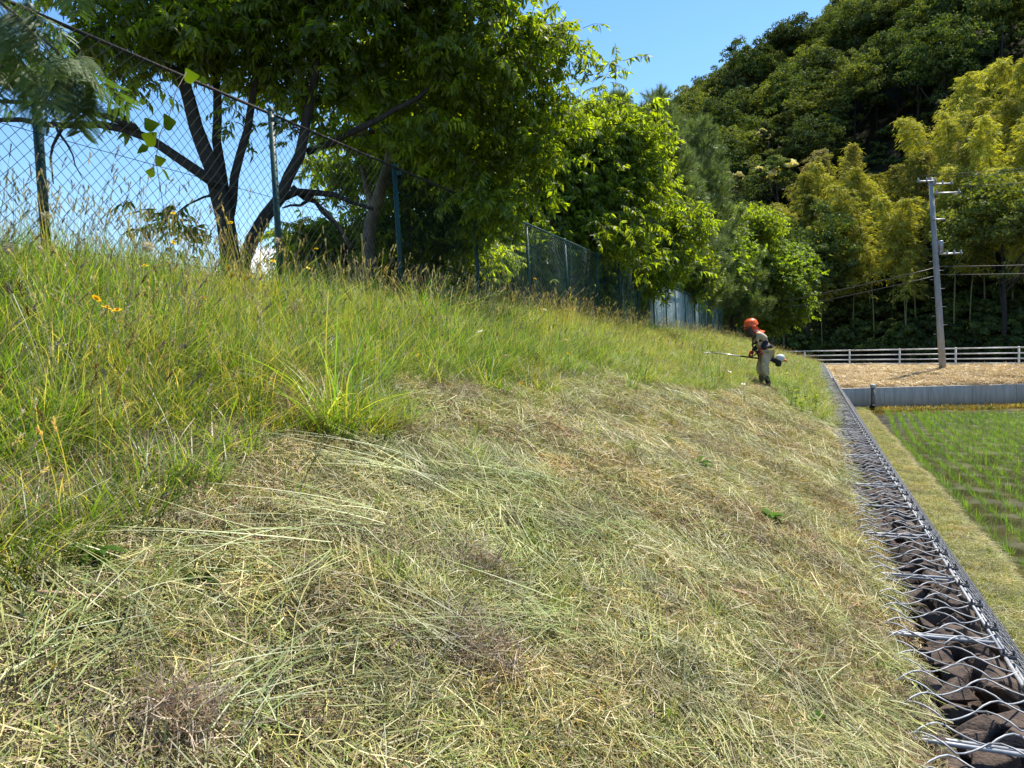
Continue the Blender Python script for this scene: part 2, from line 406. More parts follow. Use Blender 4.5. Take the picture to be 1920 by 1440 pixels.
mb = MB(); mb.add(quad_along(-40, 80, .35, 6.2, .10), [[0, 1, 2, 3]]); struct(link('road', mb.build('road', M_asph)))
mb = MB(); mb.add(quad_along(-40, 80, -.12, .36, .085), [[0, 1, 2, 3]])
struct(link('road_verge', mb.build('road_verge', pbr('verge', (.2, .17, .11), 1, nsc=8, coord='World'))))
mb = MB(); mb.add(quad_along(-40, 80, .5, .62, .104), [[0, 1, 2, 3]])
struct(link('road_marking', mb.build('road_marking', pbr('white_line', (.7, .7, .68), .7))))

# concrete wall of cast panels
wall = empty('concrete_wall', (1.33, 35.12, -1.4), 'low grey concrete retaining wall between the straw bank and the paddy', 'wall')
tot = wl_l[-1]; k = 0; t0 = 0
wd = lambda t: np.array([np.interp(t, wl_l, WALL[:, 0]), np.interp(t, wl_l, WALL[:, 1])])
while t0 < tot-.5 and k < 20:
    t1 = t0+(1.9 if k else 2.3); a = wd(t0+.008); c = wd(min(t1, tot)-.008); d = unit(c-a); nn = np.array([-d[1], d[0]])
    mb = MB(); V = []
    for q in (a, c):
        for off, z in ((0, -1.5), (0, WT+.005), (.01, WT+.018), (.14, WT+.018), (.15, WT), (.15, -1.5)):
            w2 = q+nn*off; V.append([w2[0], w2[1], z])
    mb.add(V, [[j, j+6, (j+1) % 6+6, (j+1) % 6] for j in range(6)]); mb.add(V, [[0, 1, 4, 5], [1, 2, 3, 4], [11, 10, 7, 6], [10, 9, 8, 7]])
    link('panel', mb.build('wall_panel', M_conc), wall); t0 = t1; k += 1
# overflow pipe before the wall
pp = at(1637, 775, 31.6); pp = np.array([pp[0], pp[1], -1.42])
pipe = empty('overflow_pipe', pp, 'upright grey drain pipe with a pale cap standing against the concrete wall', 'pipe')
mb = MB(); mb.tube([pp, pp+[0, 0, 1.0]], .085, 12); link('tube', mb.build('pipe_tube', pbr('grey_pvc', (.22, .2, .17), .6, nsc=5, col2=(.12, .1, .08)), True), pipe)
mb = MB(); mb.lathe([(0.001, 1.14), (.07, 1.13), (.105, 1.09), (.11, .98), (.09, .97)], pp, 14); link('cap', mb.build('pipe_cap', pbr('pale_cap', (.5, .5, .47), .6), True), pipe)
mb = MB(); mb.tube([pp+[0, 0, .25], pp+[-.02, -.1, .2], pp+[-.05, -.32, .17]], .1, 12, cap=False); link('outlet', mb.build('pipe_outlet', M_black, True), pipe)

# guard rail
M_white = pbr('white_rail_paint', (.82, .83, .84), .4, nsc=4, col2=(.5, .51, .52))
gr = empty('guard_rail', (*RAIL, .08), 'white four-bar pipe guard rail along the far road', 'guard rail')
post_me = None; HR = .96
for k in range(-6, 9):
    q = RAIL+RD*2.92*k
    if post_me is None:
        mb = MB(); mb.tube([[0, 0, -.3], [0, 0, HR+.03]], .045, 10); mb.lathe([(.045, HR+.03), (.03, HR+.055), (.001, HR+.06)], (0, 0, 0), 10)
        for zf in (1, .71, .43, .18): mb.box((-.03, -.075, HR*zf-.045), (.03, .0, HR*zf+.045))
        post_me = mb.build('rail_post', M_white, False)
    link('post', post_me, gr, (*q, .08), (0, 0, math.atan2(RD[1], RD[0])))
    if k < 8:
        q2 = RAIL+RD*2.92*(k+1)
        for zf in (1, .71, .43, .18):
            if k == -6:
                mb = MB(); mb.tube([[0, -.07, 0], [2.92, -.07, 0]], .03 if zf < 1 else .034, 8); rail_me = mb.build('rail_bar', M_white, True)
                globals()['_rb%d' % int(zf*100)] = rail_me
            link('rail', globals()['_rb%d' % int(zf*100)], gr, (*q, .08+HR*zf), (0, 0, math.atan2(RD[1], RD[0])))

# ------------------------------------------------------------------ utility pole
pb = np.array([6.2, 42.25, 0.0]); ptp = np.array([5.72, 42.5, 9.55])
M_ins = pbr('porcelain', (.5, .5, .49), .35)
up = empty('utility_pole', pb, 'tall grey concrete utility pole standing on the dry bank by the guard rail', 'utility pole')
ax = unit(ptp-pb)
def pl(h): return pb+ax*h/ax[2]
mb = MB(); mb.tube([pl(-.3), pl(3), pl(6), pl(9.55)], [.165, .147, .125, .098], 20); link('shaft', mb.build('pole_shaft', M_pole, True), up)
cx = unit(np.array([.93, .36, 0]))      # across the view
M_steel = pbr('pole_steel', (.33, .34, .35), .45, .5)
def arm(h, a, b, nins, off=0):
    c = pl(h); mb = MB(); n2 = np.cross(cx, [0, 0, 1])
    p0 = c+cx*a+n2*.14; p1 = c+cx*b+n2*.14
    mb.tube([p0, p1], .045, 4); o = link('crossarm', mb.build('crossarm', M_steel), up)
    for q in np.linspace(.06, .94, nins):
        s_ = p0+(p1-p0)*q; mi = MB()
        mi.lathe([(.015, .03), (.015, .06), (.05, .07), (.052, .09), (.02, .10), (.045, .12), (.045, .14), (.015, .15), (.028, .17), (.001, .19)], s_, 10)
        link('insulator', mi.build('insulator', M_ins, True), o)
    return p0, p1
arm(9.35, -.75, .2, 3); arm(9.2, .0, 1.0, 3); arm(8.75, .1, 1.35, 2); arm(7.45, -.1, .5, 1); arm(5.75, .1, 1.25, 4)
mb = MB(); c = pl(5.95)+cx*.28; mb.lathe([(.001, -.1), (.12, -.1), (.12, .42), (.09, .47), (.001, .48)], c, 14); link('arrester_can', mb.build('arrester_can', M_steel, True), up)
for h in (9.2, 8.75, 7.45, 5.75, 4.9, 3.6, 2.2):
    mb = MB(); r = .168-.0072*h; mb.tube([pl(h-.03), pl(h+.03)], r, 16); link('band', mb.build('pole_band', M_steel, True), up)
for j, h in enumerate(np.arange(1.8, 6.0, .45)):
    s_ = 1 if j % 2 else -1; mb = MB(); mb.tube([pl(h), pl(h)+cx*.36*s_], .011, 6); link('step_bolt', mb.build('step_bolt', M_steel), up)
# cables: catenaries running to poles out of frame
M_cable = pbr('cable', (.04, .04, .042), .5)
def cable(a, b, sag, r, label):
    t = np.linspace(0, 1, 28)[:, None]; P = np.array(a)*(1-t)+np.array(b)*t; P[:, 2] -= sag*4*(t*(1-t))[:, 0]
    mb = MB(); mb.tube(P, r, 5); o = link('power_cable', mb.build('power_cable', M_cable, True)); return tag(o, label, 'cable', 'overhead cables on the utility pole')
far_r = np.array([45, 36., 0]); far_l = np.array([-34, 63., 0])
for j, (h, off, sg, r_, lb) in enumerate([(9.5, -.6, .7, .012, 'thin topmost cable running right from the top of the utility pole'), (9.4, .7, .7, .012, 'thin cable on the outer end of the top crossarm of the pole'),
                      (8.9, 1.2, .7, .012, 'cable leaving the second crossarm of the utility pole'),
                      (5.0, .15, .7, .022, 'thick communication cable crossing the pole at mid height'), (4.6, .15, .7, .018, 'lower communication cable crossing the pole below the thick one')]):
    c = pl(h)+cx*off; c = c+np.array([0, -.12, .12])
    cable(c, far_r+[0, 0, h+.3], sg, r_, lb+', going right')
    if j > 2: cable(c, far_l+[0, 0, h-.2], sg+1.1, r_, lb.replace('crossing', 'leaving')+', going left')

# ------------------------------------------------------------------ chain-link fence
fx = -4.0; f0 = 3.0-2*3; ftop = 3.46
fence = empty('chain_link_fence', (fx, 9, 1.95), 'green chain-link fence with green posts and rusty top rail along the top of the bank', 'fence')
mb = MB(); mb.tube([[0, 0, -.2], [0, 0, 1.62]], .026, 12); mb.lathe([(.03, 1.6), (.03, 1.625), (.015, 1.64), (.001, 1.643)], (0, 0, 0), 10)
fpost = mb.build('fence_post', M_green, True)
mb = MB(); mb.tube([[0, 0, 0], [0, 2.0, 0]], .0125, 8); frail = mb.build('top_rail', M_rust, True); 
mb = MB(); mb.tube([[0, 0, 0], [0, 2.0, 0]], .019, 8); frail2 = mb.build('top_rail_green', M_green, True)
mb = MB(); mb.lathe([(.034, -.02), (.034, .02)], (0, 0, 0), 10); mb.box((-.012, .02, -.012), (.012, .05, .012)); fclip = mb.build('rail_clip', M_green)
def chain_panel(w=2.0, h=1.5, d=.056, r=.0019, warp=.012):
    mb = MB(); dd = d*math.sqrt(2); 
    for sgn in (1, -1):
        k = -int(h/dd)-1
        while k*dd < w:
            # line y = k*dd + z (sgn 1) ; clipped
            z0 = max(0, -k*dd); z1 = min(h, w-k*dd)
            if z1-z0 > .03:
                n = max(2, int((z1-z0)/.2)+1); z = np.linspace(z0, z1, n)
                y = k*dd+z
                if sgn < 0: y = w-y
                x = warp*np.sin(y*5+z*2.3+1)+warp*.8*np.sin(z*6.1-y*3)+sgn*.0016
                y = y+.008*np.sin(z*7+y*2.1)
                mb.tube(np.stack([x, y, z], 1), r, 3, cap=False)
            k += 1
    return mb.build('mesh_panel', M_wire)
panels = [chain_panel(warp=.010), chain_panel(warp=.02), chain_panel(warp=.02)]; panels[2].materials[0] = M_wire2
ny_post = 22
for k in range(ny_post):
    y = f0+2*k; jt = rng.normal()*.012; lean = .03+rng.normal()*.008
    o = link('post', fpost, fence, (fx+jt, y, ftop-1.62), (0, -lean, 0))
    if k < ny_post-1:
        link('top_rail', frail if k < 6 else frail2, fence, (fx-.03, y, ftop-.03))
        link('mesh_panel', panels[k % 2 if k < 6 else 2], fence, (fx+.028, y, ftop-1.55))
    link('clip', fclip, fence, (fx, y, ftop-.09))
M_glare = pbr('mesh_glare', (.55, .68, .72), .6, nsc=3, col2=(.38, .52, .58), stretch=(1, 6, .3))  # pale panels added behind the far mesh, its glare put into their colour
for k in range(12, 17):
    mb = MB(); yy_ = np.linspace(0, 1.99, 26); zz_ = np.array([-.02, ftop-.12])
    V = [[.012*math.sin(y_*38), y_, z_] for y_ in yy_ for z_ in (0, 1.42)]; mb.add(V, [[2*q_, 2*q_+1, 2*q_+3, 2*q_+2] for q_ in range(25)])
    link('glare_panel', mb.build('glare_panel', M_glare), fence, (fx-.12, f0+2*k, ftop-1.5))
for z_ in (.72, 1.35):
    mb = MB(); mb.tube([[fx+.02, f0, ftop-z_], [fx+.02, f0+2*(ny_post-1), ftop-z_]], .0022, 4); link('tension_wire', mb.build('tension_wire', M_wire), fence)

# ------------------------------------------------------------------ gabion revetment
gb = empty('gabion_wall', (.6, 8, 0), 'long gabion revetment of dark brown stones under a galvanised wire mesh lid', 'gabion')
XR, XL = .81, -.05; Y0, Y1 = 1.9, 48.0; WP = .115; PER = .24
BX, BZ = 1.70, -1.32                # foot of the battered face
def wire_mesh(flip, length, name, n=4):
    """one woven wire lying along +X, flattened helix"""
    m = int(round(length/PER))*2; P = []
    for j in range(m*4+1):
        u = j/4; ph = u % 2; tri = (1-2*abs(ph-1))          # -1..1
        y = tri*(WP*.5+.007); up = 1 if ph < 1 else -1
        s_ = abs(math.sin(PI*u)); z = (.021 if up > 0 else -.009)*s_**.7
        P.append([u*PER/2, y*(1 if not flip else -1), z])
    P = np.array(P)
    P[:, 1] *= 1-.12*np.abs(P[:, 1])/(WP*.5)
    mb = MB(); mb.tube(P, .0037, n, cap=False); return mb.build(name, M_galv, True)
LW = math.floor((XR-XL)/PER)*PER
lid = [wire_mesh(0, LW, 'lid_wire', 5), wire_mesh(1, LW, 'lid_wire_b', 5)]
nw = int((Y1-Y0)/WP)
pts = []
for j in range(nw):
    y = Y0+j*WP; s_ = j % 2
    loc = (XR-LW+.01, y, toe(y)+.032+.008*math.sin(y*2.2)+.006*rng.normal())
    if j < 270: link('lid_wire', lid[s_], gb, loc, (.0, rng.normal()*.006, rng.normal()*.012))
    else: pts.append((loc, s_))
scatter('far_lid_wires', lid, np.array([p_[0] for p_ in pts])-np.array([.6, 8, 0])+[.6, 8, 0], np.zeros((len(pts), 3)), np.ones(len(pts)), [p_[1] for p_ in pts], gb)
# battered face mesh: same wires laid down the slope
fl = math.hypot(BX-XR, BZ); LF = math.floor(fl/PER)*PER; ang = math.atan2(-BZ, BX-XR)
fw = [wire_mesh(0, LF, 'face_wire', 4), wire_mesh(1, LF, 'face_wire_b', 4)]
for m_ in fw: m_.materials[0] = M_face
js = np.arange(nw); yy = Y0+js*WP
scatter('face_mesh', fw, np.stack([np.full(nw, XR+.02), yy, toe(yy)+.0], 1), np.stack([0*yy, np.full(nw, ang), 0*yy], 1), np.ones(nw), js % 2, gb)
# frame rods
for k in range(int((Y1-Y0)/2)+1):
    y = Y0+2*k; y2 = min(y+2, Y1)
    mb = MB(); mb.tube([[XR, y, toe(y)+.025], [XR, y2-.005, toe(y2)+.025]], .0085, 8); link('rim_rod', mb.build('rim_rod', M_galv, True), gb)
    mb = MB(); mb.tube([[XR+.035, y, toe(y)-.01], [XR+.035, y2-.005, toe(y2)-.01]], .0075, 8); link('rim_rod', mb.build('rim_rod_lower', M_galv, True), gb)
mb = MB(); mb.tube([[0, 0, 0], [XR-XL, 0, 0]], .0085, 8); crod = mb.build('cross_rod', M_galv, True)
for k, y in enumerate(np.arange(2.99-1.06, Y1, 1.06)):
    for dy, dz in ((0, .012), (.075, -.012)):
        link('cross_rod', crod, gb, (XL, y+dy, toe(y)+dz), (0, rng.normal()*.008, rng.normal()*.01))
mb = MB(); mb.box((-.03, -.022, -.004), (.03, .022, .012)); mb.tube([[-.018, 0, 0], [-.018, 0, .035]], .006, 6); mb.tube([[.02, 0, 0], [.02, 0, .035]], .006, 6)
mb.tube([[-.02, -.012, .01], [0, -.02, .02], [.02, -.012, .01]], .004, 4)
clip = mb.build('rim_clamp', pbr('dark_clamp', (.10, .10, .11), .5, .6))
for y in np.arange(Y0+.2, 30, .355): link('clamp', clip, gb, (XR+.015, y, toe(y)+.026), (0, 0, rng.normal()*.1))
# back panel of the rim (dark verticals under the rod): short wires into the box
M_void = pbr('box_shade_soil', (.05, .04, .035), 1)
# stones
def stone(seed):
    r_ = np.random.default_rng(seed)
    import bmesh
    bm = bmesh.new(); pts_ = unit(r_.normal(size=(10, 3)))*r_.uniform(.8, 1.12, (10, 1))
    for p_ in pts_: bm.verts.new(p_*[.5, .42, .34])
    bmesh.ops.convex_hull(bm, input=bm.verts)
    for v in [v for v in bm.verts if not v.link_faces]: bm.verts.remove(v)
    bmesh.ops.bevel(bm, geom=bm.edges[:], offset=.012, segments=1, affect='EDGES')
    me = bpy.data.meshes.new('stone'); bm.to_mesh(me); bm.free(); me.materials.append(M_stone); return me
stones = [stone(s_) for s_ in range(9)]
allst = []
y = Y0
while y < Y1:
    for x in np.arange(.16, .80, .145):
        for lay in (0, 1):
            px_, py_ = x+rng.normal()*.025+lay*.05, y+rng.normal()*.025+lay*.06
            sc = rng.uniform(.17, .27)*(1 if lay == 0 else .95)
            allst.append((px_, py_, toe(py_)-.075-lay*.13+rng.normal()*.012, sc, lay))
    y += .145
allst = [a for a in allst if .05 < a[0] < .79 or a[4]]
allst.sort(key=lambda a: (a[4], a[1]))
cnt = 0; rest = []
for a in allst:
    e = rng.uniform(-PI, PI, 3)
    if cnt < 300 and a[4] == 0: link('stone', stones[int(rng.integers(9))], gb, a[:3], e*[.15, .15, 1], (a[3],)*3); cnt += 1
    elif a[0] < .85: rest.append((a[:3], e*[.2, .2, 1], a[3]))
y = Y0
while y < Y1:                        # stones behind the battered face
    for s_ in np.arange(.1, fl, .16):
        if y < 30 or True:
            x = XR+(BX-XR)*s_/fl; z = toe(y)+(BZ)*s_/fl
            rest.append(((x-.10+rng.normal()*.015, y+rng.normal()*.03, z-.05+rng.normal()*.01), rng.uniform(-3, 3, 3), rng.uniform(.2, .27)))
    y += .165
scatter('stone_fill', stones, np.array([r_[0] for r_ in rest]), np.array([r_[1] for r_ in rest]), np.array([r_[2] for r_ in rest]), None, gb)
# soil core
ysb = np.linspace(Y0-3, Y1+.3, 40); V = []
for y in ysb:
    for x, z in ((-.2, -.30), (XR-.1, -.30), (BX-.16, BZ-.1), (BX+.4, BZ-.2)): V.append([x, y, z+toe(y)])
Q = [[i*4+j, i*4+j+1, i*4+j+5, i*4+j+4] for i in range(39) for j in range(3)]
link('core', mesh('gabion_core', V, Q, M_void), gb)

# ------------------------------------------------------------------ grass and straw
def lerp(a, b, t): return a+(b-a)*t
G_FRESH = [(.085, .17, .016), (.12, .21, .022), (.16, .25, .03), (.06, .13, .016), (.20, .27, .05)]
G_STRAW = [(.42, .36, .19), (.35, .31, .15), (.30, .30, .12), (.46, .42, .25), (.25, .17, .09)]
G_CUT = [(.21, .24, .04), (.34, .33, .07), (.50, .43, .15), (.12, .16, .03), (.60, .52, .23), (.30, .22, .10), (.24, .31, .05)]
G_DRY = [(.42, .34, .19), (.33, .25, .15), (.50, .42, .26), (.24, .18, .11), (.30, .31, .10), (.13, .10, .07), (.26, .28, .08)]
def tuft(name, n, rad, l0, l1, w, cols, wts=None, lean=.35, droop=.35, nseg=4, tipdry=.25, mat=None, heads=0, headcol=None):
    a = rng.uniform(0, 2*PI, n); r = rad*np.sqrt(rng.uniform(0, 1, n))
    P0 = np.stack([r*np.cos(a), r*np.sin(a), np.full(n, -.02)], 1)
    b = a+rng.normal(size=n)*.9; ln = np.abs(rng.normal(size=n))*lean
    T = unit(np.stack([np.cos(b)*ln, np.sin(b)*ln, np.ones(n)], 1))
    dr = droop*rng.uniform(.2, 1.6, n)
    Cv = np.stack([np.cos(b)*dr, np.sin(b)*dr, -dr*.55], 1)
    Ls = rng.uniform(l0, l1, n)*np.where(rng.uniform(size=n) < .3, .55, 1); side = np.stack([-np.sin(b), np.cos(b), 0*b], 1); side = unit(side+rv(n)*.5)
    c = pick(cols, n, wts, .15)
    s = np.linspace(0, 1, nseg+1)[None, :, None, None]
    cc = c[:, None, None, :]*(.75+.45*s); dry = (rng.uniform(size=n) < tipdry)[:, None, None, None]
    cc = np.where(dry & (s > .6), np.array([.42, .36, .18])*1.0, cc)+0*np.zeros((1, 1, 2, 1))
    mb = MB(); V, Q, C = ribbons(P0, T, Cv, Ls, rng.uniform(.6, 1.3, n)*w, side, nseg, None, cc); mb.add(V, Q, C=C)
    for h in range(heads):                       # seed heads on thin stalks
        b0 = rng.uniform(0, 2*PI); L_ = rng.uniform(l1*1.0, l1*1.7); d = np.array([math.cos(b0), math.sin(b0), 0])
        t0 = unit(d*rng.uniform(.05, .3)+[0, 0, 1]); cv = d*rng.uniform(.02, .3)*1.0+[0, 0, -.08]
        p0 = d*rng.uniform(0, rad)
        V, Q, _ = ribbons(p0[None], t0[None], cv[None], L_, .0022, np.array([[-d[1], d[0], 0]]), 5, [1, 1, 1, .9, .8, .7]); mb.add(V, Q, C=(.25, .24, .1))
        hc = np.array(headcol[rng.integers(len(headcol))])
        tip = p0+t0*L_+cv*L_; dirn = unit(t0+2*cv); hl = rng.uniform(.03, .075); nb_ = 22
        u = rng.uniform(0, 1, nb_); P1 = tip+dirn*(u[:, None]-.2)*hl; T1 = unit(rv(nb_)*.5+dirn)
        V, Q, _ = ribbons(P1, T1, T1*0, .016, .0045, rv(nb_), 1, [1, .3]); mb.add(V, Q, C=hc*rng.uniform(.8, 1.2))
    return mb.build(name, mat or M_grass)
HEADS = [(.36, .32, .25), (.30, .25, .20), (.42, .39, .32), (.18, .15, .14), (.12, .10, .11)]
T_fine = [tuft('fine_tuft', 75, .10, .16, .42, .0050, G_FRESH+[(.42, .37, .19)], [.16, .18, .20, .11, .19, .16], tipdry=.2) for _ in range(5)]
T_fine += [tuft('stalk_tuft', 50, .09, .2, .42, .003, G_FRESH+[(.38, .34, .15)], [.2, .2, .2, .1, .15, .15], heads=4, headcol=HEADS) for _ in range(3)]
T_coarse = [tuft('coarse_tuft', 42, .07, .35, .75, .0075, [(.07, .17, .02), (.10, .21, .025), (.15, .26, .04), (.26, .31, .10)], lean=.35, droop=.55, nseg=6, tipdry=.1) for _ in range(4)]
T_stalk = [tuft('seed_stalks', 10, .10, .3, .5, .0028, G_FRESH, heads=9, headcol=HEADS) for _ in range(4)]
T_weed = []
for _ in range(3):      # dark-headed sedge-like stems
    T_weed.append(tuft('sedge_tuft', 26, .08, .2, .4, .0028, [(.12, .16, .03), (.2, .22, .05)], heads=5, headcol=[(.09, .05, .03), (.14, .08, .04)]))
def strawpatch(name, n, rad, l0, l1, w, cols, flat=.10, align=None, curl=.25, h=.05, mat=None):
    a = rng.uniform(0, 2*PI, n); r = rad*np.sqrt(rng.uniform(0, 1, n))
    z = rng.uniform(-.01, h, n)*(1-.4*r/rad)
    P0 = np.stack([r*np.cos(a), r*np.sin(a), z], 1)
    b = rng.uniform(0, 2*PI, n) if align is None else align+rng.normal(size=n)*.35+PI*(rng.uniform(size=n) < .4)
    T = unit(np.stack([np.cos(b), np.sin(b), rng.normal(size=n)*flat], 1))
    Ls = rng.uniform(l0, l1, n); P0 = P0-T*Ls[:, None]*.5
    Cv = rv(n)*[1, 1, .35]*curl*rng.uniform(.2, 1.4, (n, 1)); Cv[:, 2] -= .12
    side = unit(np.cross(T, [0, 0, 1.])+rv(n)*.6)
    mb = MB(); V, Q, C = ribbons(P0, T, Cv, Ls, rng.uniform(.6, 1.35, n)*w, side, 4, [.8, 1, .95, .7, .25], pick(cols, n)); mb.add(V, Q, C=C)
    return mb.build(name, mat or M_straw)
S_cut = [strawpatch('cut_patch', 150, .17, .03, .19, .0025, G_CUT, flat=.25, curl=.5) for _ in range(4)]
S_cut += [strawpatch('cut_swath', 90, .16, .10, .34, .0030, [(.19, .25, .045), (.28, .31, .075), (.38, .38, .13), (.14, .18, .035), (.46, .42, .19)], align=0., flat=.12, h=.06, curl=.3) for _ in range(3)]
S_dry = [strawpatch('dry_patch', 150, .14, .02, .10, .0026, G_DRY, flat=.55, curl=.7, h=.035, mat=M_thatch) for _ in range(5)]
S_stub = [tuft('stubble', 40, .10, .025, .075, .0035, G_CUT+[(.40, .30, .17), (.15, .22, .03)], lean=.8, droop=.4, nseg=2, tipdry=.3, mat=M_straw) for _ in range(3)]

def sample(x0, x1, y0, y1, dens, cond, m=.25):
    n = int((x1-x0)*(y1-y0)*dens); x = rng.uniform(x0, x1, n); y = rng.uniform(y0, y1, n)
    z = gz(x, y); P = np.stack([x, y, z], 1); k = in_view(P, m)
    k &= cond(x, y); return P[k]
TILT = .40
def lay(name, variants, P, smin, smax, tilt, idx=None, spin=None, jit=.12):
    n = len(P); tl = tilt+rng.normal(size=n)*jit
    return scatter(name, variants, P, euler_tilt(tl, rng.uniform(0, 2*PI, n) if spin is None else spin), rng.uniform(smin, smax, n), idx)
# --- cut zone
def zone(y0, y1, d, cond): return sample(-3.3, .62, y0, y1, d, cond)
bands = [(-.5, 4, 1.0, 1.0), (4, 8, .62, 1.25), (8, 14.5, .4, 1.6), (14.5, 19, .3, 1.9)]
edge_w = lambda x, y: np.where(x > .36+.10*wob(x, y, 3, 3)+.09*wob(y, x, 9, 1)+np.abs(rng.normal(size=np.shape(x)))*.05, 0, 1) > 0
for y0, y1, f, sc in bands:
    c = lambda x, y: (is_cut(x, y) | (rng.uniform(size=len(x)) < .25)) & edge_w(x, y)
    P = zone(y0, y1, 170*f, c); lay('dry_thatch', S_dry, P, .8*sc, 1.3*sc, TILT)
    c2 = lambda x, y: is_cut(x, y) & edge_w(x, y) & (wob(x, y, 2.1, 11)+.4*wob(x, y, 6, 3) > -.42+rng.normal(size=len(x))*.3)
    P = zone(y0, y1, 100*f, c2); n = len(P)
    idx = np.where(wob(P[:, 0], P[:, 1], 1.7, 6)+rng.normal(size=n)*.6 > .45, rng.integers(4, 7, n), rng.integers(0, 4, n))
    # swaths lie along a slowly turning direction, mostly down and across the slope
    spin = -.75+.9*wob(P[:, 0], P[:, 1], 1.1, 13)+rng.normal(size=n)*.5
    spin = np.where(idx >= 4, spin, rng.uniform(0, 2*PI, n)); P[:, 2] += .012
    lay('cut_grass', S_cut, P, .75*sc, 1.15*sc, TILT, idx, spin, .09)
    P = zone(y0, y1, 60*f, lambda x, y: is_cut(x, y) & edge_w(x, y)); lay('grass_stubble', S_stub, P, .8*sc, 1.4*sc, .15)
# --- stray tufts that the cutter left
P = np.concatenate([sample(-2.6, -1.0, -1, 14, 7, is_cut), sample(-1.0, .3, -1, 14, 2.0, is_cut)]); n = len(P)
scatter('missed_tufts', T_fine[:5], P, euler_tilt(.3+rng.normal(size=n)*.3, rng.uniform(0, 2*PI, n)), rng.uniform(.25, .6, n))
# --- standing grass
def un(x, y): return ~is_cut(x, y)
def top_ok(x, y): return (x > -6)
for y0, y1, f, sc in [(-1, 4, 1.0, 1.0), (4, 8, .8, 1.05), (8, 15, .55, 1.15), (15, 26, .35, 1.35), (26, 49, .2, 1.7)]:
    thin = lambda x, y: un(x, y) & ((x < -2.5+.3*wob(x, y, 2, 4)) | (y > 9.5) | (rng.uniform(size=len(x)) < np.where(y < 5, .88, .65)))
    P = sample(-6.5, .45, y0, y1, 95*f, thin); n = len(P)
    # taller towards the crest
    g_ = np.clip((-P[:, 0]-1.5)/1.3, np.where(P[:, 1] < 4.5, .72, .5), 1)*np.where(P[:, 1] > 13, .85, 1); g_ = np.maximum(g_, np.where(P[:, 1] > 13, .75, 0))
    o = scatter('standing_grass', T_fine, P, euler_tilt(.12+rng.normal(size=n)*.10, rng.uniform(0, 2*PI, n)),
                np.stack([rng.uniform(.8, 1.2, n)*sc]*2+[rng.uniform(.7, 1.15, n)*g_*(1+.25*wob(P[:, 0], P[:, 1], 1.2, 2))*1.0], 1))
    P = sample(-6.0, .35, y0, y1, 2.6*f, un); P = P[(wob(P[:, 0], P[:, 1], 1.6, 8) > -.0) & ((P[:, 0] > -4.3) | (P[:, 1] < 3.8))]; n = len(P)
    scatter('seed_stalks', T_stalk, P, euler_tilt(.05+rng.normal(size=n)*.1, rng.uniform(0, 2*PI, n)), rng.uniform(.7, 1.1, n)*np.clip((-P[:, 0]-1.0)/2.2, .45, 1))
    P = sample(-3.6, .2, y0, y1, 5*f, un); P = P[wob(P[:, 0], P[:, 1], 1.9, 14) > .1]
    if len(P): lay('sedge', T_weed, P, .7, 1.1, .05)
# coarse clumps: one mass near the fence, some scattered
P = []
for cx_, cy_, sx, sy, n in [(-3.4, 5.6, .4, .9, 48), (-3.1, 2.4, .3, .5, 5), (-2.9, 3.8, .25, .6, 7), (-3.7, 7.5, .2, 1.2, 9), (-1.9, 9.0, .2, .4, 4), (-1.75, 12.9, .25, .5, 9),
                            (-.3, 16, .25, 1.2, 8), (-3.5, 3.2, .3, .8, 4), (-.2, 24, .3, 5, 16), (-2.5, 22, 1, 5, 16), (-2.15, 3.0, .06, .08, 3)]:
    P.append(np.stack([cx_+rng.normal(size=n)*sx, cy_+rng.normal(size=n)*sy], 1))
P = np.concatenate(P); P = np.column_stack([P, gz(P[:, 0], P[:, 1])]); n = len(P)
scatter('coarse_grass', T_coarse, P, euler_tilt(.05+rng.normal(size=n)*.1, rng.uniform(0, 2*PI, n)), rng.uniform(.65, 1.15, n))
# --- grass on the path below, along the wall foot, straw on the bank
P = []
n = 9000; x = rng.uniform(1.62, 2.3, n); y = rng.uniform(4, 35, n)**1.0; P = np.stack([x, y, strip_z(x, y)+.0], 1)
P = P[in_view(P, .2)]; lay('path_grass', S_cut[:4]+S_stub, P, .6, 1.3, 0.)
T_short = [tuft('short_tuft', 60, .12, .04, .12, .006, [(.17, .22, .03), (.24, .28, .05), (.34, .36, .12), (.12, .18, .03)], lean=.7, droop=.3, nseg=2) for _ in range(3)]
n = 5200; x = rng.uniform(1.62, 2.22, n); y = rng.uniform(4, 36, n); P = np.stack([x, y, strip_z(x, y)], 1); P = P[in_view(P, .2)]
lay('path_grass', T_short, P, .5, 1.1, 0.)
M_bankstraw = leaf_mat('bank_straw', .15, (1.1, 1, .7), .04, .5, .3)
S_bank = [strawpatch('bank_straw', 110, .45, .12, .5, .015, [(.60, .48, .28), (.46, .34, .18), (.74, .62, .40), (.34, .24, .12)], flat=.3, curl=.6, h=.12, mat=M_bankstraw) for _ in range(4)]
n = 5200; i_ = rng.uniform(0, 34, n); v_ = rng.uniform(.05, .97, n); P = bank_pt(i_, v_); P = P[in_view(P, .2)]
lay('bank_straw', S_bank, P, .6, 1.2, .05)
T_rim = [tuft('wall_foot_weed', 40, .2, .1, .32, .02, [(.10, .12, .015), (.12, .05, .02), (.06, .09, .015), (.15, .12, .025)], lean=.8, droop=.4, nseg=3) for _ in range(4)]
n = 650; t_ = rng.uniform(0, 14, n); a_ = np.array([wd(q) for q in t_]); dq = np.array([.37, -.93])
off = rng.uniform(.0, .8, n)
P = np.stack([a_[:, 0]+dq[0]*off, a_[:, 1]+dq[1]*off, np.full(n, -1.42)], 1); lay('wall_foot_weeds', T_rim, P, .5, 1.05, 0)
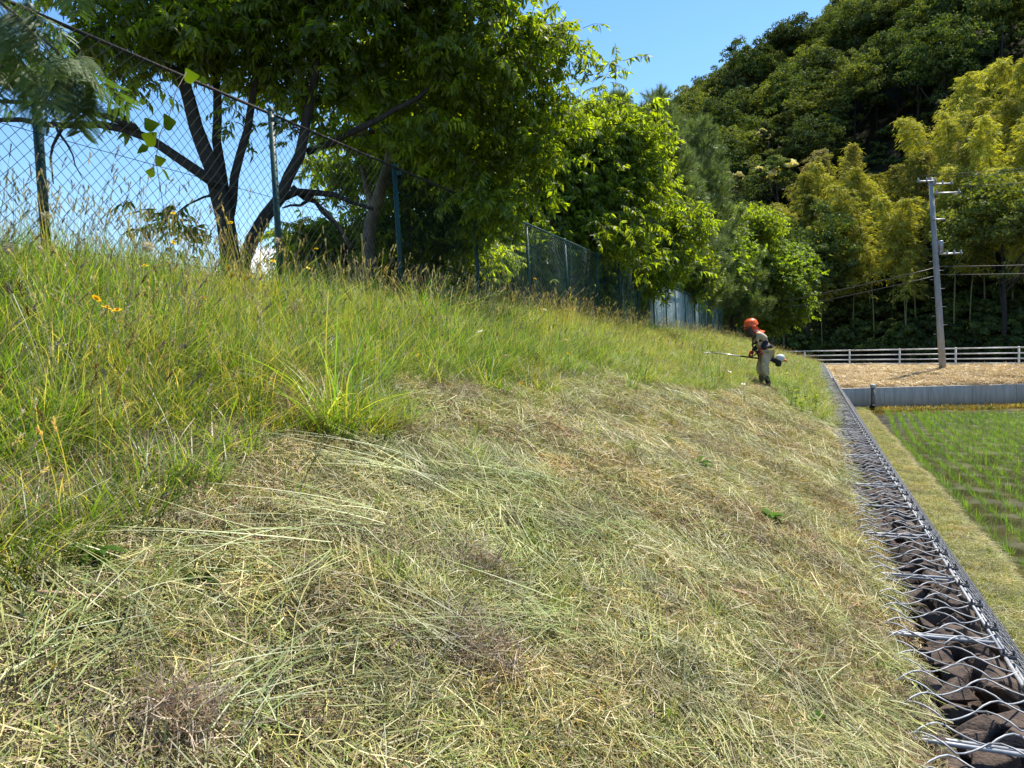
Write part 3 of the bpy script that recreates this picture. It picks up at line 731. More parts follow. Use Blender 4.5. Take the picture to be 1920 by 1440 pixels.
lay('wall_foot_weeds', T_rim, P+[.1, -.25, -.03], .5, .9, 0)

# ------------------------------------------------------------------ rice
M_rice = leaf_mat('rice_leaf', .45, (1.5, 1.6, .5), .05, .4, .3)
rice = [tuft('rice_hill', 15, .025, .14, .28, .007, [(.17, .28, .03), (.22, .34, .045), (.12, .22, .025)], lean=.25, droop=.25, nseg=3, tipdry=.02, mat=M_rice) for _ in range(5)]
P = []
for r_ in range(90):
    x = 2.52+.33*r_+.0; y = 5.0
    while y < 34.2:
        yo = y+rng.normal()*.02; xo = x+rng.normal()*.02+.45*ss(24, 34, y)*(1 if r_ < 4 else .6)
        if rng.uniform() > .05+.45*(wob(xo, yo, .55, 4) > .72): P.append((xo, yo, -1.45))
        y += .14
P = np.array(P); P = P[in_view(P, .25)]
vis = in_view(P, 0.0); d_ = np.linalg.norm(P-EYE, axis=1)+np.where(vis, 0, 100); o_ = np.argsort(d_); P = P[o_]
for k_ in range(300):
    tag(link('rice_plant', rice[k_ % 5], None, P[k_], (0, 0, rng.uniform(0, 6))), 'young green rice seedling standing in a row in the flooded paddy near the path', 'rice plant', 'rice seedlings in the nearest rows')
Pr = P[300:]
scatter('rice_rows', rice, Pr, euler_tilt(rng.normal(size=len(Pr))*.08, rng.uniform(0, 6, len(Pr))), rng.uniform(.85, 1.25, len(Pr)))

# ------------------------------------------------------------------ trees: builders
def leafspray(name, n, L_, Wd_, size, cols, droop=.6, mat=None):
    """a twig carrying drooping lance-shaped leaves"""
    t = np.linspace(.12, 1, n); th = rng.uniform(0, 2*PI)
    tw = np.stack([t*size, .12*size*np.sin(t*2), -.28*size*t**2], 1)
    mb = MB(); mb.tube(np.array([[0, 0, 0], [size*.5, .02*size, -.05*size], [size, .1*size, -.28*size]]), [.004, .003, .0015], 3, C=(.06, .05, .03), cap=False)
    b = np.where(np.arange(n) % 2, 1.1, -1.1)+rng.normal(size=n)*.35
    T = unit(np.stack([np.cos(b), np.sin(b), -droop*rng.uniform(.4, 1.6, n)], 1))
    Cv = np.zeros((n, 3)); Cv[:, 2] = -.45*rng.uniform(.3, 1.3, n)
    side = unit(np.cross(T, rv(n)*.8+[0, 0, 1]))
    V, Q, C = ribbons(tw, T, Cv, rng.uniform(.75, 1.15, n)*L_, Wd_, side, 3, [.12, 1, .8, .03], pick(cols, n, None, .15)); mb.add(V, Q, C=C)
    return mb.build(name, mat or M_leaf)
LG = [(.11, .16, .010), (.14, .20, .013), (.17, .23, .015), (.07, .115, .010)]
LY = [(.15, .215, .018), (.19, .25, .024), (.12, .175, .015)]
spr_dark = [leafspray('leafy_twig', 15, .088, .029, .28, LG) for _ in range(5)]
spr_mid = [leafspray('leafy_twig', 14, .088, .030, .28, LG[1:]+LY) for _ in range(5)]
spr_round = [leafspray('leafy_twig', 12, .075, .045, .26, [(.07, .125, .014), (.095, .155, .02), (.12, .18, .025)], droop=.3) for _ in range(4)]
def blob_points(blobs, n):
    vol = np.array([b[1]*b[2]*b[3]*(b[4] if len(b) > 4 else 1) for b in blobs]); w = vol/vol.sum(); out = []
    for b, k in zip(blobs, rng.multinomial(n, w)):
        p_ = rv(k)*(rng.uniform(.1, 1, k)**.42)[:, None]*np.array(b[1:4]); out.append(p_+np.array(b[0]))
    return np.concatenate(out)
def skeleton(limbs, targets, r_tip=.004, root_r=None, sag=.12):
    """limbs: list of (polyline, r0, r1). Returns MB with limbs and grown branches."""
    mb = MB(); nodes = []
    for P, r0, r1 in limbs:
        P = np.array(P, float); m = max(6, int(np.linalg.norm(np.diff(P, axis=0), axis=1).sum()/.25)); 
        s0 = np.concatenate([[0], np.cumsum(np.linalg.norm(np.diff(P, axis=0), axis=1))]); s1 = np.linspace(0, s0[-1], m)
        Pi = np.stack([np.interp(s1, s0, P[:, k]) for k in range(3)], 1)
        for _ in range(2): Pi[1:-1] = (Pi[:-2]+2*Pi[1:-1]+Pi[2:])/4
        Pi[1:-1] += rng.normal(size=(m-2, 3))*.012
        rr = np.linspace(r0, r1, m); mb.tube(Pi, rr, 9); k0 = max(1, int(m*.35))
        nodes += [(p_, r_) for p_, r_ in zip(Pi[k0:], rr[k0:])]
    NP = np.array([n_[0] for n_ in nodes]); NR = np.array([n_[1] for n_ in nodes])
    d0 = np.array([np.min(np.linalg.norm(NP-t, axis=1)) for t in targets]); ends = []
    for q in np.argsort(d0):
        t = targets[q]; dv = NP-t; d = np.linalg.norm(dv, axis=1)+.35*np.maximum(dv[:, 2], 0)
        j = int(np.argmin(d)); a = NP[j]; L_ = np.linalg.norm(t-a)
        if L_ < .05: continue
        m = max(3, int(L_/.16)+1); u = np.linspace(0, 1, m)[:, None]
        Pi = a*(1-u)+t*u; Pi[:, 2] += (sag*L_*np.sin(PI*u[:, 0])); Pi[1:-1] += rng.normal(size=(m-2, 3))*.035*min(1, L_)
        ra = min(NR[j]*.7, .006+.022*L_); rr = np.linspace(ra, r_tip, m); mb.tube(Pi, rr, 5, cap=False)
        NP = np.vstack([NP, Pi[1:]]); NR = np.concatenate([NR, rr[1:]])
    return mb
def sprays_at(T, per, spread, droop=.15):
    n = len(T)*per; P = np.repeat(T, per, 0)+rng.normal(size=(n, 3))*spread*[1, 1, .7]
    E = np.stack([rng.normal(size=n)*.5, rng.normal(size=n)*.4+droop, rng.uniform(0, 2*PI, n)], 1)
    return P, E
def px_tree(name, base, limbs, blobs, nt, per, spread, sprays, label, cat, bark, nparts=0, smin=.8, smax=1.25, group=None, tipr=.004):
    root = empty(name, base, label, cat, group)
    T = blob_points(blobs, nt)
    link('trunk', skeleton(limbs, T, tipr).build(name+'_wood', bark, True), root)
    P, E = sprays_at(T, per, spread); sc = rng.uniform(smin, smax, len(P))
    if nparts:
        v = in_view(P, 0); q = (P-EYE) @ R3; dd = np.where(v, -q[:, 2], 99)+rng.uniform(0, .6, len(P)); o_ = np.argsort(dd)[:nparts]
        for j in o_: link('leafy_twig', sprays[int(rng.integers(len(sprays)))], root, P[j], E[j], (sc[j],)*3)
        keep = np.ones(len(P), bool); keep[o_] = False; P, E, sc = P[keep], E[keep], sc[keep]
    scatter('crown', sprays, P-np.array(base)*0, E, sc, None, root)
    return root, T
def pxl(lst, d): return [at(a, b, c[0] if (c := r_[2:]) else d) for r_ in lst for a, b in [r_[:2]]]

# --- the large tree behind the near fence
B1 = at(432, 470, 8.4); B1[2] = 1.9
d1 = 8.4
limbs = [
 ([[B1[0], B1[1], 1.7]]+pxl([(430, 455), (425, 400), (400, 340), (372, 250), (345, 150), (330, 40), (315, -120)], d1), .125, .035),
 (pxl([(425, 405), (418, 330), (410, 250), (398, 120), (420, -20), (440, -200)], 8.6), .06, .025),
 ([[B1[0]+.1, B1[1]+.1, 1.8]]+pxl([(450, 465), (500, 415), (532, 350), (575, 290), (572, 215), (600, 120), (590, -60)], 8.5), .09, .03),
 (pxl([(575, 285), (640, 252), (700, 232), (790, 185), (880, 100, 9.2)], 8.6), .042, .018),
 (pxl([(428, 420), (436, 350), (458, 280), (470, 200), (500, 60), (540, -150)], 8.55), .055, .02),
 (pxl([(405, 345), (383, 328), (328, 290), (255, 240), (205, 233), (90, 232), (-60, 225)], 8.2), .06, .02),
 (pxl([(255, 240), (170, 205), (95, 196), (0, 193), (-120, 180)], 8.1), .035, .015),
 (pxl([(120, 235), (95, 270), (90, 300), (100, 345)], 8.0), .02, .006),
 (pxl([(100, 225), (135, 290), (155, 335)], 8.0), .015, .004),
 (pxl([(520, 375), (548, 352), (600, 358), (650, 368), (700, 392)], 8.9), .05, .02),
 (pxl([(548, 352), (590, 380), (618, 400), (640, 440)], 9.0), .04, .012),
 (pxl([(600, 358), (560, 385), (530, 390)], 8.9), .03, .01),
 (pxl([(345, 150), (250, 60), (180, -40)], 8.3), .04, .015),
 (pxl([(590, 0), (760, -60), (900, -40, 9.4), (1010, 60, 9.8)], 8.8), .05, .015),
 (pxl([(600, 15), (700, 22), (770, 18), (850, 50, 9)], 9.0), .035, .012),
]
def bl(px, py, d, rx, ry, rz, w=1): return (at(px, py, d), rx, ry, rz, w)
blobs = [bl(300, -230, 8.5, 1.6, 1.5, 1.0, .22), bl(560, -260, 9, 1.8, 1.6, 1.2, .22), bl(820, -200, 9.2, 1.6, 1.5, 1.2, .3),
 bl(420, -40, 8.6, 1.5, 1.2, .6), bl(650, 0, 9, 1.2, 1.2, .9), bl(870, 60, 9.2, .95, 1.2, .95, 1.3), bl(1010, 110, 9.6, .6, .8, .42, 1.4), bl(1085, 125, 9.8, .38, .5, .22, 1.6),
 bl(960, 210, 9.7, .62, .8, .7, 1.4), bl(930, 330, 9.6, .34, .5, .6, 1.6), bl(935, 410, 9.5, .18, .3, .25, 1.6), bl(1000, 300, 9.9, .4, .5, .6, 1.3), bl(760, 130, 9.2, .9, .9, .5),
 bl(300, 70, 8.3, .95, .8, .45, 1.3), bl(540, 90, 8.6, .9, .8, .5, 1.0), bl(210, 40, 8.2, .6, .7, .5, 1.3), bl(420, 60, 8.4, .8, .8, .4, 1.2), bl(380, 150, 8.4, .55, .5, .25, .6), bl(640, 150, 8.8, .5, .6, .3, .7),
 bl(265, 400, 8.3, .26, .25, .14, 1.5), bl(320, 420, 8.3, .25, .25, .2, 1.2), bl(330, 340, 8.3, .3, .3, .2, .5), bl(1040, 60, 9.6, .22, .4, .2, 1.5), bl(450, 360, 8.9, .7, .3, .6, .12), bl(820, 250, 9.3, .5, .8, .5, 1.2), bl(1055, 200, 9.9, .25, .4, .35, 1.3), bl(280, 190, 8.4, .8, .5, .3, .45), bl(480, 215, 8.6, .5, .5, .25, .6), bl(600, 195, 8.7, .4, .5, .3, .9), bl(660, 260, 9.2, .5, .5, .3, .7), bl(860, 340, 9.4, .35, .4, .35, 1.2), bl(700, -30, 8.6, 1.2, .8, .5, .7)]
px_tree('broadleaf_tree', (B1[0], B1[1], 1.9), limbs, blobs, 680, 9, .13, spr_dark, 'large multi-stemmed tree with drooping leaves behind the near fence, its crown overhanging the bank', 'tree', M_bark, nparts=300)
# --- second tree, behind the third post
B2 = at(692, 480, 10.6); B2[2] = 1.9; d2 = 10.6
limbs = [([[B2[0], B2[1], 1.7]]+pxl([(690, 470), (690, 412), (718, 350), (736, 290), (735, 205), (752, 150), (780, 60)], d2), .12, .04),
 (pxl([(700, 390), (682, 350), (678, 310)], 10.7), .06, .03), (pxl([(736, 240), (770, 210), (820, 190), (900, 170)], d2), .05, .02),
 (pxl([(736, 235), (690, 250), (640, 262), (600, 250)], 10.5), .05, .015), (pxl([(720, 345), (780, 330), (850, 320), (900, 330)], 10.9), .04, .012),
 (pxl([(660, 465), (640, 430), (620, 400), (600, 385)], 10.9), .04, .015), (pxl([(740, 265), (800, 270), (850, 280)], 11), .03, .01)]
blobs = [bl(830, 260, 11.3, 1.1, 1, .8), bl(760, 330, 11.5, .8, .7, .4), bl(880, 370, 11.6, .7, .6, .4), bl(650, 330, 12, .4, .5, .3, .8), bl(620, 300, 12.4, .45, .5, .3, .7), bl(780, 160, 11.5, 1.2, 1, .6), bl(600, 440, 12, .55, .5, .12, .8), bl(740, 430, 11.6, .7, .5, .3, .9), bl(860, 450, 12, .7, .5, .4, 1.1), bl(690, 260, 12, .6, .6, .4, .7)]
px_tree('broadleaf_tree', (B2[0], B2[1], 1.9), limbs, blobs, 420, 12, .18, spr_mid, 'smaller leaning tree behind the third fence post, under the large crown', 'tree', M_bark2)
# --- trees further along the fence
def std_tree(name, x, y, h, blobs, nt, per, label, sprays, smin, smax, bark=M_bark2, spread=.28, lean=(0, 0), r=.12):
    z = float(gz(x, y)); top = np.array([x+lean[0], y+lean[1], z+h*.8])
    mid = np.array([x+lean[0]*.4, y+lean[1]*.4, z+h*.42])
    limbs = [([[x, y, z-.2], mid, top], r, r*.3)]
    for b in blobs[:6]: limbs.append(([mid+(top-mid)*rng.uniform(0, .5), (mid+np.array(b[0]))/2+[0, 0, .1], b[0]], r*.45, r*.15))
    return px_tree(name, (x, y, z), limbs, blobs, nt, per, spread, sprays, label, 'tree', bark, smin=smin, smax=smax, tipr=.008)
std_tree('broadleaf_tree', -5.2, 15.6, 5.2, [bl(1090, 260, 17, 1.4, 1.2, .7), bl(1180, 270, 17.3, .75, .9, .55), bl(1160, 350, 17, .8, .9, .6), bl(1060, 370, 16.5, 1.0, .9, .6), bl(1120, 440, 16, .75, .6, .3, 1.3), bl(1180, 400, 16.6, .7, .6, .4), bl(1000, 330, 16.5, .8, .9, .8), bl(1040, 460, 15.6, .35, .4, .2, 1.4)],
         430, 12, 'bright green tree with a thin grey trunk overhanging the fence left of the pines', spr_mid, 1.0, 1.5)
mb = MB(); mb.tube(pxl([(1150, 385), (1168, 374), (1205, 377), (1240, 368), (1278, 380)], 17.2), [.03, .026, .022, .016, .008], 6); mb.tube(pxl([(1237, 369), (1240, 388), (1239, 408)], 17.2), [.012, .01, .006], 5)
link('dead_branch', mb.build('dead_branch', pbr('bleached_wood', (.42, .40, .36), .9)), bpy.data.objects['broadleaf_tree.002'])
std_tree('broadleaf_tree', -5.6, 20, 4.0, [bl(1130, 500, 19.5, 1.4, 1, .8), bl(1020, 480, 18.5, 1.5, 1, .8), bl(1220, 480, 20.5, .9, 1, .8), bl(920, 450, 17, 1.3, 1, .7), bl(1260, 420, 20.6, .8, .8, .45), bl(1200, 400, 20.3, .6, .8, .3)],
         420, 12, 'dark leafy tree in the shade behind the fence below the pines', spr_dark, 1.1, 1.7)
# bushes closing the view behind the near and middle fence
bush_n = 0
for px_, py_, d_, rx, rz, spr_, lab in [(800, 480, 13.5, 1.0, .6, spr_mid, 'leafy bush behind the fence between the third and fourth post'),
        (930, 500, 15.5, 1.0, .7, spr_dark, 'shaded bush behind the fence right of the fourth post'), (620, 470, 12.5, .5, .25, spr_mid, 'low pale bush behind the fence under the lower limb of the large tree'),
        (1225, 500, 29, 1.9, 1.3, spr_dark, 'dark bush at the foot of the pine trees behind the fence'), (1315, 490, 39, 2.4, 1.9, spr_round, 'bright green bush behind the pale far end of the fence'),
        (1400, 510, 46, 2.4, 2.1, spr_round, 'round bright bush on the crest behind the worker'), (1448, 560, 46.5, 1.8, 1.9, spr_round, 'small tree with layered bright leaves at the end of the bank'),
        (1385, 440, 45, 2.0, 1.5, spr_mid, 'yellow-green tree crown rising right of the pines'), (1468, 500, 47, 1.5, 1.3, spr_round, 'light green bush in front of the bamboo at the far end of the bank')]:
    c = at(px_, py_, d_); x, y = c[0], c[1]; bl_ = [(c, rx, rx, rz)]+[(c+rv(1)[0]*[rx, rx, rz]*.8, rx*.55, rx*.55, rz*.5) for _ in range(5)]
    z = float(gz(x, y)) if y < 46 else 0.0
    big = d_/17
    bq = big**.45
    std_tree('bush' if d_ < 24 else 'small_tree', x, y, max(1.0, c[2]-z), bl_, 330, 13, lab, spr_, .9*bq, 1.35*bq, spread=.24*bq, r=.06)

# --- pines
M_needle = leaf_mat('pine_needle', .3, (1.3, 1.4, .6), .06, .4, .25)
def needletuft(n=60, L0=.13, w=.004):
    a = rng.uniform(0, 1, n); P0 = np.stack([0*a, 0*a, a*.22], 1); d = rv(n); d[:, 2] = np.abs(d[:, 2])+.75; T = unit(d)
    mb = MB(); V, Q, C = ribbons(P0, T, T*0, rng.uniform(.7, 1.2, n)*L0, w, unit(np.cross(T, rv(n))), 1, [1, .3], pick([(.15, .21, .05), (.19, .26, .06), (.11, .16, .04), (.24, .29, .09)], n)); mb.add(V, Q, C=C)
    mb.tube([[0, 0, 0], [0, 0, .3]], [.008, .005], 3, C=(.1, .08, .05)); return mb.build('needle_tuft', M_needle)
needles = [needletuft(85, .15, .006) for _ in range(4)]
def pine(x, y, h, wmax, label, z=None, k=1.0):
    z = float(gz(x, y)) if z is None else z; root = empty('pine_tree', (x, y, z), label, 'tree', 'pine trees behind the fence'); mb = MB()
    tr = np.array([[x, y, z-.2], [x+.1, y, z+h*.5], [x, y, z+h]]); mb.tube(tr, [.13, .08, .012], 8)
    P = []; D = []
    P.append([x, y, z+h]); D.append([0, 0, 1])
    k_s = k
    for hh in np.concatenate([np.arange(.12*h, .96*h, .24*k), [h*.98]]):
        u = hh/h; wdt = wmax*(1-u)**.6*(.75+.5*rng.uniform())+.12
        for a in np.arange(0, 2*PI, 2*PI/(7 if u < .8 else 5))+rng.uniform(0, 6):
            a += rng.normal()*.2; L_ = wdt*rng.uniform(.65, 1.1); m = max(4, int(L_/.13))
            t = np.linspace(0, 1, m); d = np.array([math.cos(a), math.sin(a), 0])
            Pi = np.array([x, y, z+hh])+d*(t*L_)[:, None]+np.array([0, 0, 1])*(.15*L_*t+.42*L_*t**2.2)[:, None]
            mb.tube(Pi, np.linspace(.022, .006, m), 4, cap=False)
            for k2 in range(max(1, m//3), m, 1 if k_s < 1.3 else 2):
                for _ in range(3):
                    P.append(Pi[k2]+rng.normal(size=3)*.06); D.append(d*.8+[0, 0, .9]+rng.normal(size=3)*.55)
            P.append(Pi[-1]); D.append([0, 0, 1])
    for _ in range(4):      # bare candles at the top
        a = rng.uniform(0, 6); q = np.array([x+math.cos(a)*.25, y+math.sin(a)*.25, z+h*.97]); mb.tube([q-[0, 0, .2], q+[math.cos(a)*.05, math.sin(a)*.05, .45]], [.014, .01], 4)
    mb.tube([[x, y, z+h-.1], [x, y, z+h+.55]], [.016, .01], 4)
    link('trunk', mb.build('pine_wood', M_bark, True), root)
    P = np.array(P); D = unit(np.array(D)); n = len(P)
    az = np.arctan2(D[:, 1], D[:, 0]); tl = np.arccos(np.clip(D[:, 2], -1, 1))
    scatter('crown', needles, P, euler_tilt(tl, rng.uniform(0, 6, n), az), rng.uniform(.9, 1.5, n)*k_s, None, root)
for px_, py_, d_, w_, lab in [(1150, 165, 25, 1.5, 'slender pine tree with bare candles on top, just right of the bright overhanging tree'), (1232, 165, 28, 2.0, 'tall soft-needled pine tree in the middle of the pine group'),
                              (1310, 225, 38, 2.5, 'pine tree on the right edge of the group, above the pale fence end'), (1280, 300, 33, 2.0, 'shorter pine tree in front of its taller neighbours'), (1368, 420, 43, 1.9, 'low pine tree right of the group, near the worker')]:
    c = at(px_, py_, d_); z = float(gz(c[0], c[1])); pine(c[0], c[1], c[2]-z-.4, w_, lab, k=d_/26)

# ------------------------------------------------------------------ wooded hill
def st(x, y):
    dx, dy = x-RAIL[0], y-RAIL[1]; return dx*RN[0]+dy*RN[1], dx*RD[0]+dy*RD[1]
def xy(s_, t_): return RAIL[0]+RN[0]*s_+RD[0]*t_, RAIL[1]+RN[1]*s_+RD[1]*t_
def hill_z(s_, t_):
    cap = np.interp(t_, [-160, -100, -72, -58, -50, -44, -38, -28, 40, 120], [8, 28, 42, 52, 62, 80, 92, 104, 112, 90])
    h = np.clip(s_-7.5, 0, None)*1.05
    h = cap*(1-np.exp(-(h/cap)**1.08)) ; h = h-np.clip(s_-120, 0, None)*.35
    return .05+h+1.2*wob(s_*.1, t_*.1, 1)*ss(8, 20, s_)
si = np.linspace(6.2, 220, 60); ti = np.linspace(-170, 150, 80)
Sg, Tg = np.meshgrid(si, ti, indexing='ij'); Xg, Yg = xy(Sg, Tg); Zg = hill_z(Sg, Tg)
i = (np.arange(59)*80)[:, None]+np.arange(79)[None]
M_hill = pbr('forest_floor', (.03, .026, .016), 1, nsc=.8, col2=(.015, .016, .008), coord='World', spec=.05)
struct(link('hill', mesh('hill', np.stack([Xg, Yg, Zg], -1).reshape(-1, 3), np.stack([i, i+80, i+81, i+1], -1).reshape(-1, 4), M_hill, smooth=True)))
mb = MB(); mb.add(quad_along(-60, 90, 6.2, 8.5, .06), [[0, 1, 2, 3]]); struct(link('hill_verge', mb.build('hill_verge', M_hill)))

def crownmesh(name, R, H, nclump, per, leaf, cols, mat, hollow=.3, low=-.35, topcol=None):
    mb = MB(); 
    for k in range(nclump):
        d = rv(1)[0]; d[2] = abs(d[2])*1.0 if rng.uniform() < .75 else d[2]*.4
        d = unit(d); c = d*np.array([R, R, H])*rng.uniform(hollow, 1)+[0, 0, H*.2]
        r_ = R*rng.uniform(.09, .24); n = per; c = c+rv(1)[0]*R*.12
        q = rv(n); q[:, 2] = np.abs(q[:, 2])*.9-.25; q = unit(q); P = c+q*r_*rng.uniform(.75, 1.1, (n, 1))*[1, 1, .75]
        T = unit(rv(n)+q*.3+[0, 0, -.2]); side = unit(np.cross(T, q+rv(n)*.6))
        cc = pick(cols if rng.uniform() < .5 or topcol is None or d[2] < .2 else topcol, n, None, .2)*rng.uniform(.8, 1.2)
        V, Q, C = ribbons(P-T*leaf*.5, T, T*0, leaf*rng.uniform(.6, 1.3, n), leaf*.62, side, 2, [.35, 1, .25], cc); mb.add(V, Q, C=C)
    return mb.build(name, mat)
FD = [(.05, .08, .016), (.066, .10, .02), (.038, .062, .013), (.09, .12, .026)]
FM = [(.10, .135, .022), (.135, .165, .028), (.075, .105, .02), (.17, .19, .04)]
FS = [(.15, .18, .06), (.19, .21, .085), (.11, .15, .05)]
cr_dark = [crownmesh('forest_crown', 3.0, 3.6, 130, 85, .19, FD, M_leaf_far) for _ in range(4)]
cr_mid = [crownmesh('forest_crown_light', 3.0, 3.5, 130, 85, .19, FM, M_leaf_far) for _ in range(3)]
cr_silver = [crownmesh('forest_crown_silver', 2.8, 3.5, 110, 80, .19, FS, M_leaf_far)]
cr_flower = [crownmesh('blossom_crown', 2.3, 2.2, 36, 150, .22, FD, M_leaf_far, topcol=[(.62, .58, .36)]) for _ in range(2)]
def trunkmesh(h, r, forks=4, name='forest_trunk'):
    mb = MB(); mb.tube([[0, 0, -1], [.1, .05, h*.5], [0, .1, h]], [r, r*.75, r*.35], 6)
    for _ in range(forks):
        a = rng.uniform(0, 6.28); z = h*rng.uniform(.4, .8); mb.tube([[.05, .05, z], [math.cos(a)*1.2, math.sin(a)*1.2, z+1.2], [math.cos(a)*1.8, math.sin(a)*1.8, z+2.4]], [r*.5, r*.3, .03], 5)
    return mb.build(name, M_bark)
tr_f = [trunkmesh(5.6, .13) for _ in range(4)]
BM_Z = lambda s_, t_: ((s_ > 9) & (s_ < 30) & (t_ > -22))   # bamboo grove
def forest_tree(x, y, z, crown, sc, h, label, group, name='forest_tree'):
    o = link(name, tr_f[int(rng.integers(4))], None, (x, y, z), (0, 0, rng.uniform(0, 6)), (sc, sc, sc*h)); tag(o, label, 'tree', group)
    link('crown', crown, o, (0, 0, 5.4), (0, 0, rng.uniform(0, 6)), (1, 1, 1/h*rng.uniform(.85, 1.15)), local=True); return o
cand = []
for s_ in np.arange(8.5, 135, 4.3):
    for t_ in np.arange(-110, 60, 4.6):
        a, b_ = s_+rng.normal()*1.1, t_+rng.normal()*1.2
        if 8 < a < 33 and b_ > -16+rng.normal()*2 and rng.uniform() < .86: continue
        x, y = xy(a, b_); z = float(hill_z(a, b_))
        if not in_view([x, y, z+7], .05)[0]: continue
        if x < -.42*y-6: continue
        cand.append((a, b_, x, y, z))
# keep those that can be seen: drop trees that stand low behind higher ones
cand.sort(key=lambda c: c[0]); keep = []; hor = {}
for a, b_, x, y, z in cand:
    az = math.atan2(x, y); el = (z+10.5-1.45)/math.hypot(x, y); k_ = int(round(az*45))
    m_ = max(hor.get(k_+j_, -9) for j_ in (0,)); 
    if el > m_-.05: keep.append((a, b_, x, y, z))
    hor[k_] = max(m_, el-.04)
keep = keep[:560]
for j, (a, b_, x, y, z) in enumerate(keep):
    u = rng.uniform(); up_ = a > 60
    if u < .5-.2*up_: cr, lb, gp = cr_dark[j % 4], 'dark green broadleaf tree in the dense forest on the steep hillside', 'dark broadleaf trees of the hillside forest'
    elif u < .92: cr, lb, gp = cr_mid[j % 3], 'sunlit mid-green tree in the dense forest on the steep hillside', 'mid-green trees of the hillside forest'
    else: cr, lb, gp = cr_silver[0], 'silvery grey-green tree in the dense forest on the steep hillside', 'silvery trees of the hillside forest'
    if j < 300: forest_tree(x, y, z-.6, cr, rng.uniform(.8, 1.25), rng.uniform(.85, 1.2), lb, gp)
    elif j == 300:
        K = np.array([(k_[2], k_[3], k_[4]+6.5) for k_ in keep[300:]]); scatter('far_forest_trees', cr_dark+cr_mid, K, np.zeros((len(K), 3)), rng.uniform(.8, 1.25, len(K)))
print('hill trees', len(keep))
for px_, py_, d_, s_, lb in [(1455, 300, 66, .85, 'tree with cream blossom clusters on the forest edge left of the bamboo'), (1440, 240, 76, .7, 'smaller tree with cream blossom on its top, higher on the slope'), (1375, 330, 62, .6, 'cream flowering tree beside the pines at the forest edge')]:
    c = at(px_, py_, d_); forest_tree(c[0], c[1], c[2]-7.4*s_, cr_flower[0 if s_ > .65 else 1], s_, 1, lb, 'cream flowering trees on the forest edge', 'flowering_tree')

# --- bamboo
M_bamboo = leaf_mat('bamboo_leaf', .4, (1.35, 1.35, .45), .02, .5, .4)
M_culm = pbr('bamboo_culm', (.18, .19, .06), .5, nsc=4, col2=(.12, .13, .05))
def bamboo(h, cols, nleaf=3900):
    mb = MB(); n = 14; t = np.linspace(0, 1, n); a = rng.uniform(0, 6.28); bend = rng.uniform(.8, 2.2)
    C_ = np.stack([math.cos(a)*bend*t**2.6, math.sin(a)*bend*t**2.6, h*t-.5*bend*t**4], 1)
    stem = MB(); stem.tube(C_, np.linspace(.05, .01, n), 5)
    per = 26; nb_ = nleaf//per
    for _ in range(nb_):
        u = rng.uniform(.38, 1.0)**.85; p_ = np.array([np.interp(u, t, C_[:, k]) for k in range(3)])
        L_ = (1.7*(1-u)**.5+.2)*rng.uniform(.2, 1.3); b = rng.uniform(0, 6.28); d = np.array([math.cos(b), math.sin(b), rng.uniform(.3, .9)])
        w = rng.beta(2.2, 1.1, per); P = p_+d*(w*L_)[:, None]+np.array([0, 0, -1])*(.55*L_*w**2)[:, None]+rng.normal(size=(per, 3))*[.085, .085, .07]
        T = unit(rv(per)*.6+d*.8+[0, 0, -.75]); side = unit(np.cross(T, rv(per)))
        V, Q, C = ribbons(P, T, T*0+[0, 0, -.25], rng.uniform(.15, .30, per), .045, side, 2, [.5, 1, .2], pick(cols, per, None, .18)*rng.uniform(.7, 1.15)); mb.add(V, Q, C=C)
    return stem.build('bamboo_culm', M_culm, True), mb.build('bamboo_foliage', M_bamboo)
BC = [(.38, .38, .045), (.46, .44, .06), (.28, .30, .038), (.50, .46, .12)]
BB = [(.34, .30, .12), (.27, .24, .08), (.40, .35, .17)]
bam = [bamboo(rng.uniform(8.5, 11), BC) for _ in range(4)]+[bamboo(9, BB)]+[bamboo(9.5, [(.16, .19, .03), (.22, .24, .04)])]
nbm = 0
for s_ in np.arange(8.8, 37, 1.9):
    for t_ in np.arange(-21, 24, 1.9):
        a, b_ = s_+rng.normal()*.7, t_+rng.normal()*.8; x, y = xy(a, b_); z = float(hill_z(a, b_))
        if not in_view([x, y, z+6], .04)[0]: continue
        if a > 13+12*ss(-20, 2, b_)+5*ss(2, 12, b_)+rng.normal()*2.2: continue
        k_ = int(rng.choice(6, p=[.22, .22, .22, .18, .08, .08])); st_, fo_ = bam[k_]; sc = rng.uniform(.75, 1.2)
        if rng.uniform() < .06: continue
        lb = {4: 'straw-coloured bamboo plume in the grove at the foot of the hill', 5: 'deeper green bamboo plume in the grove at the foot of the hill'}.get(k_, 'yellow-green arching bamboo plume in the grove at the foot of the hill')
        o = link('bamboo', st_, None, (x, y, z-.2), (0, 0, rng.uniform(0, 6)), (sc,)*3); tag(o, lb, 'bamboo', {4: 'straw-coloured bamboo of the grove', 5: 'green bamboo of the grove'}.get(k_, 'yellow-green bamboo of the grove'))
        link('foliage', fo_, o, (0, 0, 0), local=True); nbm += 1
print('bamboo', nbm)
